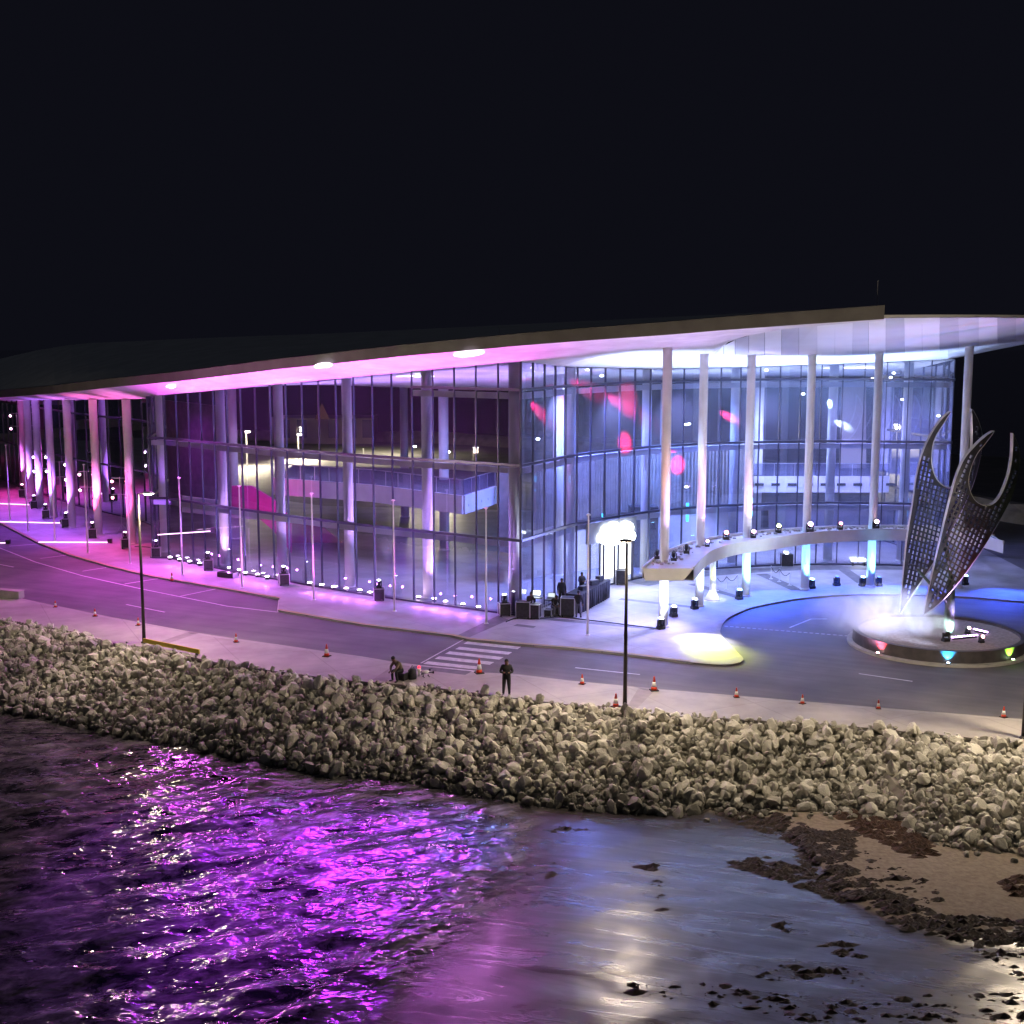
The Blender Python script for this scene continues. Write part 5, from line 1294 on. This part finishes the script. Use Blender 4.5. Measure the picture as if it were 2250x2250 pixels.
def dots(pts, lab, c=(.75, .45, 1)):
    P = [G(x, y, bz + .1) for x, y in pts]; o = empty('led_strip', P[0], 0, lab, 'light strip', 'violet light strips on the gravel bed')
    mb = MB(); mb.bar((0, 0, -.03), P[-1] - P[0] + Vector((0, 0, -.03)), .10, .12); mb.build('rail', M_BLACK, o)
    mb = MB()
    for p in P: q = p - P[0]; mb.lathe(q + Vector((0, 0, .03)), [(.07, 0), (.07, .03), (.03, .06)], 8)
    mb.build('led_row', emis('violet_led', c, 14), o)
dots([(2093 + i * 6.6, 1402 - i * .6) for i in range(9)], 'long violet light strip on the gravel right of the sculpture foot')
dots([(2141 + i * 5.4, 1384 + i * 1.3) for i in range(6)], 'short violet light strip on the gravel, farther right')
for x, y, c, lab in ((2088, 1384, (.8, 1, 1), 'white spotlight on the gravel at the sculpture post'), (2126, 1393, (1, .45, .45), 'red spotlight between the violet strips'), (2156, 1412, (1, .35, .35), 'red spotlight alone on the gravel near the front')):
    g = G(x, y, bz); moving_head(g, c, 24, lab, .3, .9, 'spotlights on the gravel bed', .8)
g = G(2040, 1410, bz); moving_head(G(2078, 1409, bz), (.8, 1, .9), 0, 'black smoke machine with a lamp at the sculpture foot', .3, 1.2, None, 1.1, 'smoke_machine', 'smoke machine')
lamp('SPOT', G(2090, 1395, bz) + Vector((0, -.3, .4)), G(2030, 1375, bz) + Vector((0, 0, .8)), (.75, 1, .95), 8000, 80, 1, .15, None, 'smoke_beam')
lamp('SPOT', G(2075, 1422, bz) + Vector((0, 0, .2)), G(1950, 1395, bz) + Vector((0, 0, 1.9)), (.62, .66, 1), 9000, 70, 1, .2, None, 'smoke_beam')
lamp('SPOT', G(1915, 1425, bz) + Vector((0, .3, .1)), G(1950, 1395, bz) + Vector((0, 0, 2)), (1, .45, .75), 500, 90, 1, .2, None, 'smoke_beam')
lamp('SPOT', G(2105, 1395, bz) + Vector((0, -.4, .3)), D(2110, 1200, IC.y), (.60, .35, 1), 4500, 60, 1, .1, None, 'claw_beam')
lamp('SPOT', G(2060, 1420, bz) + Vector((0, -.2, .3)), D(2040, 1200, IC.y), (.7, 1, .5), 700, 50, 1, .1, None, 'claw_beam')
lamp('SPOT', G(2130, 1420, bz) + Vector((0, 0, .3)), D(2120, 1120, IC.y), (1, .10, .15), 1800, 40, 1, .1, None, 'claw_beam')
lamp('SPOT', G(2000, 1420, bz) + Vector((0, 0, .3)), D(2010, 1150, IC.y), (.15, .3, 1), 3000, 50, 1, .1, None, 'claw_beam')
# smoke bank
def smoke(name, c, rad, dens, lab, sc):
    mb = MB(); mb.lathe((0, 0, 0), [(.05, -1), (.6, -.8), (.95, -.35), (1, 0), (.92, .4), (.6, .8), (.05, 1)], 20)
    mb.v = [(a * rad[0], b * rad[1], d * rad[2]) for a, b, d in mb.v]
    m = bpy.data.materials.new(name); m.use_nodes = True; nt = m.node_tree; L = nt.links; nt.nodes.remove(nt.nodes["Principled BSDF"])
    vs = N(nt, 'ShaderNodeVolumeScatter'); vs.inputs['Color'].default_value = (.92, .93, .96, 1); vs.inputs['Anisotropy'].default_value = .1
    tc = N(nt, 'ShaderNodeTexCoord'); nz = N(nt, 'ShaderNodeTexNoise'); nz.inputs['Scale'].default_value = sc; nz.inputs['Detail'].default_value = 5; nz.inputs['Distortion'].default_value = .8
    L.new(tc.outputs['Object'], nz.inputs['Vector'])
    ln = N(nt, 'ShaderNodeVectorMath', operation='MULTIPLY'); ln.inputs[1].default_value = (1 / rad[0], 1 / rad[1], 1 / rad[2]); L.new(tc.outputs['Object'], ln.inputs[0])
    le = N(nt, 'ShaderNodeVectorMath', operation='LENGTH'); L.new(ln.outputs[0], le.inputs[0])
    fall = N(nt, 'ShaderNodeMapRange'); fall.inputs['From Min'].default_value = .15; fall.inputs['From Max'].default_value = .97; fall.inputs['To Min'].default_value = 1; fall.inputs['To Max'].default_value = 0
    L.new(le.outputs['Value'], fall.inputs['Value'])
    mr = N(nt, 'ShaderNodeMapRange'); mr.inputs['From Min'].default_value = .36; mr.inputs['From Max'].default_value = .7; mr.inputs['To Min'].default_value = 0; mr.inputs['To Max'].default_value = dens
    L.new(nz.outputs['Fac'], mr.inputs['Value'])
    mu = N(nt, 'ShaderNodeMath', operation='MULTIPLY'); L.new(fall.outputs['Result'], mu.inputs[0]); L.new(mr.outputs['Result'], mu.inputs[1])
    L.new(mu.outputs[0], vs.inputs['Density']); L.new(vs.outputs[0], nt.nodes["Material Output"].inputs['Volume'])
    o = mb.build(name, m, off=(0, 0, 0)); o.location = c
    tag(o, lab, 'smoke', None, 'stuff'); return o
c = G(1975, 1392, .56); smoke('smoke', Vector((c.x - 1.3, c.y + .2, 1.8)), (4.9, 2.2, 1.9), 1.1, 'violet lit smoke drifting left over the planter wall', .55)
c = G(2050, 1398, .56); smoke('smoke', Vector((c.x, c.y - .1, 1.15)), (1.5, 1.1, .9), 4.0, 'dense white jet of smoke at the sculpture foot', 1.2)

# ------------------------------------------------------------------ forecourt equipment
g = G(1728, 1243); o = empty('speaker_cabinet', g, 0, 'black cabinet with a small lamp on top under the ring canopy', 'cabinet'); mb = MB(); mb.box((0, 0, .5), (.9, .7, .95)); mb.build('case_body', M_BLACK, o); mb = MB(); mb.lathe((0, 0, .98), [(.12, 0), (.1, .08), (.04, .12)], 10); mb.build('lamp', emis('cab_lamp', (.8, .9, 1), 16), o)
mb = MB(); [mb.box((sx * .45, -.3, .5), (.05, .05, .98)) for sx in (-1, 1)]; mb.build('corner_rails', M_METAL, o)
g = G(1886, 1243); o = empty('light_bench', g, 0, 'white glowing bar light standing low behind the fifth forecourt column', 'light'); mb = MB(); mb.box((0, 0, .45), (1.1, .16, .22)); mb.build('glowing_bar', emis('bench_glow', (.9, .97, 1), 5), o); mb = MB(); [mb.box((sx * .45, 0, .17), (.08, .2, .34)) for sx in (-1, 1)]; mb.build('foot', M_BLACK, o)
for k, px in enumerate((1575, 1596, 1620, 1694, 1712, 1735)):
    g = G(px, 1298 - (px - 1575) * .12 if px < 1650 else 1272 + (px - 1694) * .35); lab = ['first', 'second', 'third', 'fourth', 'fifth', 'sixth'][k] + ' chain stanchion from the left under the canopy'
    o = empty('stanchion', g, 0, lab, 'stanchion', 'stanchions with chains under the canopy'); mb = MB(); mb.lathe((0, 0, 0), [(.16, 0), (.14, .03), (.03, .05), (.025, .95), (.045, 1.0)], 10); mb.build('post', M_METAL, o, smooth=True)
    if k not in (2, 5):
        g2 = G((1596, 1620, 0, 1712, 1735)[k], 1298 - ((1596, 1620, 0, 1712, 1735)[k] - 1575) * .12 if px < 1600 else 1272 + ((1596, 1620, 0, 1712, 1735)[k] - 1694) * .35) - g
        mb = MB(); mb.tube([g2 * (t / 8) + Vector((0, 0, .95 - .35 * math.sin(math.pi * t / 8))) for t in range(9)], .02, 5, cap=False); mb.build('chain', M_BLACK, o)
# dark grey bands in the forecourt paving
def gband(a, b, wd): struct(strip('paving_band', [G(*a), G(*b)], wd, .006, M_DGREY))
gband((1673, 1261), (1752, 1297), .9); gband((1852, 1250), (1896, 1281), .9); gband((1520, 1283), (1625, 1313), .7); gband((1362, 1316), (1530, 1335), .6); gband((1168, 1357), (1440, 1381), .7)
ln = [G(x, y) for x, y in ((1400, 1283), (1500, 1264), (1640, 1253), (1754, 1247), (1950, 1246), (2075, 1249))]
struct(strip('paving_band', ln, 2.2, .004, M_DGREY))
# black draped tables
a, b = G(1277, 1348), G(1341, 1312)
o = empty('draped_table', a, 0, 'long row of tables under black drapes running back from the glass corner', 'table'); d = b - a; n_ = Vector((d.y, -d.x, 0)).normalized()
mb = MB(); rnd = random.Random(2); K = 46
for i in range(K):
    p, q = d * (i / K), d * ((i + 1) / K); wv = lambda k: n_ * (.07 * math.sin(k * 1.9) + .03 * math.sin(k * 4.1))
    mb.quad(p + wv(i), q + wv(i + 1), q + wv(i + 1) * .2 + Vector((0, 0, 1.25)), p + wv(i) * .2 + Vector((0, 0, 1.25)))
mb.quad((0, 0, 1.25), d + Vector((0, 0, 1.25)), d - n_ * 1.1 + Vector((0, 0, 1.25)), -n_ * 1.1 + Vector((0, 0, 1.25)))
mb.quad(n_ * 0, -n_ * 1.1, -n_ * 1.1 + Vector((0, 0, 1.25)), Vector((0, 0, 1.25)))
mb.build('drape', M_DRAPE, o, fix=False)
for k, (x, y, z, s, lab) in enumerate(((1312, 1280, 1.25, (.8, .5, .3), 'dark mixing console on the far end of the draped tables'), (1290, 1297, 1.25, (.5, .4, .25), 'small dark box on the draped tables behind the flagpole'), (1327, 1277, 1.25, (.4, .4, .35), 'dark rack unit at the very end of the draped tables'))):
    g = a + d * (.62, .28, .85)[k] - n_ * .5; o = empty('console', (g.x, g.y, z), .8, lab, 'console', 'equipment on the draped tables'); mb = MB(); mb.box((0, 0, s[2] / 2), s); mb.build('case_body', M_BLACK, o); mb = MB(); mb.box((0, -.02, s[2] + .02), (s[0] * .8, s[1] * .7, .03)); mb.build('control_panel', M_DGREY, o)
BOXES = [(1366, 1284, (.75, .7, 1.1), 'dark case standing before the lit doorway'), (1150, 1358, (.9, .6, 1.1), 'black case where the crew man sits, by the glass corner'), (1177, 1359, (.6, .6, .95), 'black case right beside the seated crew man'), (1205, 1355, (.5, .5, .5), 'low dark stool case between the crew members'), (1228, 1350, (.9, .7, .75), 'dark equipment trunk in the middle of the crew area'), (1248, 1354, (.9, .7, 1.25), 'tall dark trunk left of the draped tables')]
for x, y, s, lab in BOXES:
    g = G(x, y); o = empty('equipment_case', g, -.35 + (x % 7) * .1, lab, 'flight case', 'equipment cases in the crew area'); case_mb(o, s[0], s[1], s[2])
for x, y, z, lab in ((1180, 1348, 1.15, 'brightly lit open laptop in the crew area'), (1212, 1346, .95, 'dim monitor screen among the crew')):
    g = G(x, y); o = empty('monitor', (g.x, g.y + .3, z), -.3, lab, 'screen'); mb = MB(); mb.box((0, 0, .17), (.5, .03, .3), M=Matrix.Rotation(-.35, 3, 'X')); mb.build('bezel', M_BLACK, o)
    mb = MB(); mb.box((0, -.035, .175), (.46, .01, .26), M=Matrix.Rotation(-.35, 3, 'X')); mb.build('screen', emis('screen_%d' % x, (.85, .93, 1), 6 if x == 1180 else .6), o); mb = MB(); mb.box((0, .0, .0), (.5, .34, .03)); mb.build('keyboard', M_BLACK, o)
    g0 = MB(); 
g = G(1180, 1352); o = empty('side_table', (g.x, g.y + .35, 0), -.3, 'dark folding table holding the lit laptop', 'table'); mb = MB(); mb.box((0, 0, 1.1), (.8, .55, .05)); mb.build('table_top', M_BLACK, o)
for sx in (-1, 1):
    for sy in (-1, 1): mb = MB(); mb.box((sx * .35, sy * .22, .54), (.04, .04, 1.08)); mb.build('leg', M_METAL, o)
g = G(1212, 1350); o = empty('side_table', (g.x, g.y + .35, 0), -.3, 'dark folding table holding the dim monitor', 'table'); mb = MB(); mb.box((0, 0, .91), (.8, .55, .05)); mb.build('table_top', M_BLACK, o)
for sx in (-1, 1):
    for sy in (-1, 1): mb = MB(); mb.box((sx * .35, sy * .22, .44), (.04, .04, .88)); mb.build('leg', M_METAL, o)
# cable along the pavement
L = spline([G(x, y, .03) for x, y in ((1112, 1366), (1135, 1358), (1170, 1360), (1230, 1356), (1290, 1362), (1350, 1369), (1420, 1378), (1448, 1381))], 6)
o = MB(); o.tube(L, .03, 6); tag(o.build('power_cable', M_BLACK), 'black power cable trailing along the paving from the crew to the first column', 'cable')
L = spline([G(x, y, .03) for x, y in ((296, 1201), (330, 1203), (352, 1211), (350, 1222))], 6)
o = MB(); o.tube(L, .03, 6); tag(o.build('power_cable', M_BLACK), 'black power cable on the magenta pavement near the colonnade', 'cable')
# black truss leg / podium behind canopy
g = G(1422, 1262); o = empty('stage_block', (g.x, g.y + 3.5, 0), 0, 'dark stage block inside the lobby behind the first forecourt column', 'stage'); mb = MB(); mb.box((0, 0, 2.4), (2.2, 1.5, 4.8)); mb.build('stage_wall', M_DRAPE, o)

# ------------------------------------------------------------------ people
def person(name, loc, rz, J, label, top, legs, scale=1., hair=True, sleeves=True):
    """J: joint positions in metres, facing -Y.  One skinned body surface with fingers."""
    V = []; E = []; Rr = []
    def add(p, r, par=None):
        V.append(Vector(p)); r = r if isinstance(r, tuple) else (r, r); k = 1.32 if r[0] > .03 else 1; k = 1.12 if .07 < r[0] < .09 and r[1] > r[0] else k; Rr.append((r[0] * k, r[1] * k))
        if par is not None: E.append((par, len(V) - 1))
        return len(V) - 1
    pel = add(J['pelvis'], (.155, .125)); wst = add(J['waist'], (.145, .115), pel); ch = add(J['chest'], (.175, .125), wst); nb = add(J['neck'], .065, ch)
    hd = Vector(J['head']); nk = Vector(J['neck']); up = (hd - nk).normalized(); f = Vector(J.get('face', (0, -1, -.15))).normalized()
    h1 = add(hd - up * .07 + f * .02, (.075, .08), nb); h2 = add(hd, (.085, .10), h1); h3 = add(hd + up * .07 - f * .01, (.08, .092), h2)
    hands = []
    for s, k in ((-1, 'r'), (1, 'l')):
        sh = add(J['sh' + k], .075, ch); el = add(J['el' + k], .052, sh); wr = add(J['wr' + k], .036, el)
        d = (Vector(J['wr' + k]) - Vector(J['el' + k])).normalized(); hdir = Vector(J.get('hd' + k, d)).normalized()
        pm = add(Vector(J['wr' + k]) + hdir * .07, (.045, .024), wr); hands.append(pm)
        sidev = hdir.cross(Vector((0, 0, 1)));
        if sidev.length < .2: sidev = Vector((1, 0, 0))
        sidev.normalize(); curl = Vector(J.get('curl', (0, 0, -1))).normalized()
        for q, ln in zip((-.033, -.011, .011, .033), (.055, .068, .064, .05)):
            b = Vector(J['wr' + k]) + hdir * .10 + sidev * q; m_ = add(b, .0105, pm); m2 = add(b + (hdir * .8 + curl * .4) * ln * .6, .0095, m_); add(b + (hdir * .5 + curl) * ln, .008, m2)
        t0 = add(Vector(J['wr' + k]) + hdir * .04 + sidev * (.045 * s), .012, pm); add(V[t0] + (hdir + sidev * s * .6) * .04, .010, t0)
        hp = add(J['hp' + k], .105, pel); kn = add(J['kn' + k], .068, hp); an = add(J['an' + k], .046, kn)
        fd = Vector(J.get('foot', (s * .15, -1, 0))).normalized(); A = Vector(J['an' + k]); hl = add(A + Vector((0, 0, -.045)) - fd * .03, (.042, .042), an); tt = add(A + Vector((0, 0, -.055)) + fd * .10, (.045, .032), hl); add(A + Vector((0, 0, -.065)) + fd * .19, (.038, .022), tt)
    me = bpy.data.meshes.new(name); me.from_pydata([tuple(v) for v in V], E, [])
    ob = bpy.data.objects.new(name, me); COL.objects.link(ob)
    ob.modifiers.new('skin', 'SKIN'); me.skin_vertices  # layer made by the modifier below
    if not me.skin_vertices: pass
    bm = bmesh.new(); bm.from_mesh(me); lay = bm.verts.layers.skin.verify()
    bm.verts.ensure_lookup_table()
    for i, v in enumerate(bm.verts): v[lay].radius = Rr[i]; v[lay].use_root = (i == 0)
    bm.to_mesh(me); bm.free()
    sb = ob.modifiers.new('sub', 'SUBSURF'); sb.levels = 1; sb.render_levels = 1
    dg = bpy.context.evaluated_depsgraph_get(); nm = bpy.data.meshes.new_from_object(ob.evaluated_get(dg)); bpy.data.objects.remove(ob)
    nm.name = name; nm.materials.clear()
    for m in (top, legs, M_SKIN, M_BLACK): nm.materials.append(m)
    armpts = [Vector(J['wrr']), Vector(J['wrl'])]; pelz = Vector(J['pelvis'])
    for p in nm.polygons:
        c = p.center; p.use_smooth = True
        dh = (c - hd).length; mi = 0
        if dh < .17: mi = 2
        elif min((c - a).length for a in armpts) < .06 or min((c - V[h]).length for h in hands) < .10: mi = 2
        else:
            seg = min(seg_dist(c, Vector(J['hp' + k]), Vector(J['kn' + k])) if 1 else 9 for k in 'rl'); seg2 = min(seg_dist(c, Vector(J['kn' + k]), Vector(J['an' + k])) for k in 'rl')
            tor = min(seg_dist(c, pelz + Vector((0, 0, .06)), Vector(J['chest'])), min(seg_dist(c, Vector(J['sh' + k]), Vector(J['el' + k])) for k in 'rl'), min(seg_dist(c, Vector(J['el' + k]), Vector(J['wr' + k])) for k in 'rl'))
            if min(seg, seg2) < tor: mi = 1
            if min((c - (Vector(J['an' + k]) + Vector((0, -.05, -.05)))).length for k in 'rl') < .14 and c.z < Vector(J['anr']).z + .0: mi = 3
        p.material_index = mi
    o = bpy.data.objects.new('person', nm); COL.objects.link(o); o.location = loc; o.rotation_euler = (0, 0, rz); o.scale = (scale,) * 3
    tag(o, label, 'person')
    # hair cap and face details
    mb = MB(); c = hd + up * .035 - f * .022; n = 12; q = up.to_track_quat('Z', 'Y').to_matrix()
    for r_, z_ in ((.098, -.05), (.106, 0), (.098, .05), (.065, .085), (.015, .10)):
        for k in range(n): a = 2 * math.pi * k / n; mb.v.append(tuple(c + q @ Vector((math.cos(a) * r_ * .9, math.sin(a) * r_, z_))))
    for i in range(4):
        for k in range(n): k2 = (k + 1) % n; mb.f.append((i * n + k, i * n + k2, (i + 1) * n + k2, (i + 1) * n + k)); mb.m.append(0)
    mb.f.append(tuple(4 * n + k for k in range(n))); mb.m.append(0)
    mb.build('hair', M_HAIR, o, smooth=True)
    sd = f.cross(up).normalized(); mb = MB()
    mb.tube([hd + f * .085 + up * .01, hd + f * .115 - up * .02], [.008, .014], 6); mb.build('nose', M_SKIN, o, smooth=True)
    mb = MB()
    for s in (-1, 1): mb.box(hd + f * .094 + up * .018 + sd * s * .032, (.018, .012, .01))
    mb.box(hd + f * .098 - up * .05, (.045, .01, .01)); mb.build('eyes_and_mouth', M_HAIR, o)
    mb = MB()
    for s in (-1, 1): mb.tube([hd + sd * s * .082 + up * .02, hd + sd * s * .092 - up * .03], [.02, .014], 6)
    mb.build('ears', M_SKIN, o, smooth=True)
    return o
STAND = dict(pelvis=(0, 0, .95), waist=(0, 0, 1.10), chest=(0, -.01, 1.32), neck=(0, -.01, 1.50), head=(0, -.035, 1.645), face=(0, -1, -.4),
    shr=(-.205, 0, 1.42), elr=(-.30, -.05, 1.15), wrr=(-.10, -.27, 1.16), hdr=(.7, -.6, .1), shl=(.205, 0, 1.42), ell=(.30, -.05, 1.15), wrl=(.10, -.27, 1.16), hdl=(-.7, -.6, .1),
    hpr=(-.10, 0, .90), knr=(-.125, -.02, .49), anr=(-.15, 0, .09), hpl=(.10, 0, .90), knl=(.12, -.02, .49), anl=(.14, 0, .09))
ARMD = dict(STAND, elr=(-.26, .02, 1.14), wrr=(-.27, -.06, .90), hdr=(0, -.1, -1), ell=(.26, .02, 1.14), wrl=(.27, -.06, .90), hdl=(0, -.1, -1))
def sit(h=.45, lean=.12, reach=0.):
    z = h + .10
    return dict(pelvis=(0, 0, z), waist=(0, -.05 - lean * .2, z + .15), chest=(0, -.08 - lean, z + .37), neck=(0, -.12 - lean * 1.5, z + .54), head=(0, -.17 - lean * 1.7, z + .68), face=(0, -1, -.7),
        shr=(-.20, -.09 - lean, z + .46), elr=(-.25, -.28 - lean, z + .22), wrr=(-.12, -.48 - reach, z + .12 - reach), hdr=(.2, -1, -.2), shl=(.20, -.09 - lean, z + .46), ell=(.25, -.28 - lean, z + .22), wrl=(.12, -.48 - reach, z + .12 - reach), hdl=(-.2, -1, -.2),
        hpr=(-.10, -.04, z - .02), knr=(-.16, -.46, z + .02), anr=(-.17, -.44, .09), hpl=(.10, -.04, z - .02), knl=(.16, -.46, z + .02), anl=(.19, -.40, .09))
g = G(1113, 1527)
person('person', g, 0, STAND, 'standing man in dark shirt and trousers on the promenade, looking down at a controller', M_SHIRT, M_TROUS, 1.06)
o = empty('remote_controller', g + Vector((0, -.37, 1.245)), 0, 'small dark remote controller held by the standing man', 'controller'); mb = MB(); mb.box((0, 0, 0), (.17, .08, .04)); mb.build('controller_body', M_BLACK, o); mb = MB(); mb.box((0, -.03, .06), (.14, .012, .08)); mb.build('phone_screen', M_BLACK, o)
g = G(882, 1494)
person('person', g, R(-48), sit(.42, .20, .1), 'seated man in khaki shirt hunched forward on a low black box', M_KHAKI, M_TROUS, 1.04)
o = empty('stool_box', g + Vector((.05, .05, 0)), R(-30), 'low black box the khaki shirted man sits on', 'box'); mb = MB(); mb.box((0, 0, .2), (.5, .42, .38)); mb.build('case_body', M_BLACK, o); mb = MB(); mb.box((0, 0, .40), (.52, .44, .03)); mb.build('lid', M_DGREY, o)
g = G(896, 1491); o = empty('shoulder_bag', g + Vector((.25, -.1, 0)), .3, 'black bag standing on the ground right of the seated man', 'bag'); mb = MB(); mb.lathe((0, 0, 0), [(.22, 0), (.25, .1), (.23, .5), (.12, .6)], 10, 1, .6); mb.build('bag_body', M_BLACK, o, smooth=True); mb = MB(); mb.tube([(-.1, 0, .58), (0, 0, .75), (.1, 0, .58)], .015, 6); mb.build('strap', M_BLACK, o)
g = G(936, 1487); o = empty('camera_drone', g, .4, 'small white and black drone parked on the promenade by the seated man', 'drone')
mb = MB(); mb.lathe((0, 0, .16), [(.05, 0), (.17, .05), (.18, .12), (.08, .2)], 12, 1.2, .8); mb.build('drone_body', M_REFL, o, smooth=True)
for sx in (-1, 1):
    for sy in (-1, 1):
        mb = MB(); mb.tube([(0, 0, .24), (sx * .32, sy * .28, .26)], .025, 6); mb.tube([(sx * .32, sy * .28, .22), (sx * .32, sy * .28, .33)], .04, 8); a_ = mb.build('arm', M_BLACK, o)
        mb = MB(); mb.bar((sx * .32 - .17, sy * .28 - .04, .34), (sx * .32 + .17, sy * .28 + .04, .34), .03, .008); mb.build('propeller', M_BLACK, a_)
mb = MB()
for sx in (-1, 1): mb.bar((sx * .15, -.18, .02), (sx * .15, .18, .02), .025); mb.tube([(sx * .15, 0, .02), (sx * .1, 0, .2)], .015, 6)
mb.build('landing_gear', M_BLACK, o)
g = G(921, 1486); o = empty('landing_light', g, 0, 'small glowing red beacon between the seated man and the drone', 'beacon'); mb = MB(); mb.lathe((0, 0, 0), [(.06, 0), (.05, .25), (.10, .28), (.11, .40), (.05, .46)], 10); mb.build('beacon_body', M_REFL, o); mb = MB(); mb.lathe((0, 0, .46), [(.09, 0), (.10, .08), (.03, .14)], 10); mb.build('red_cap', emis('beacon_red', (1, .06, .12), 1.2), o)
CREW = [(1162, 1358, R(150), sit(.75, .1), 'crew man seated at the black case by the glass corner', M_SHIRT, M_TROUS), (1216, 1352, R(25), sit(.5, .15), 'crew member with long hair seated behind the dim monitor', M_SHIRT, M_GREYT), (1234, 1327, R(10), ARMD, 'crew man standing in black behind the equipment trunk', M_SHIRT, M_TROUS),
        (1278, 1312, R(35), STAND, 'crew man standing with bent head at the draped tables, in front of the bright glass', M_SHIRT, M_TROUS), (1271, 1357, R(170), ARMD, 'crew man in grey trousers standing in front of the draped tables', M_SHIRT, M_GREYT)]
for x, y, rz, J, lab, tp, lg in CREW: person('person', G(x, y), rz, J, lab, tp, lg)
# the mounts: nothing else
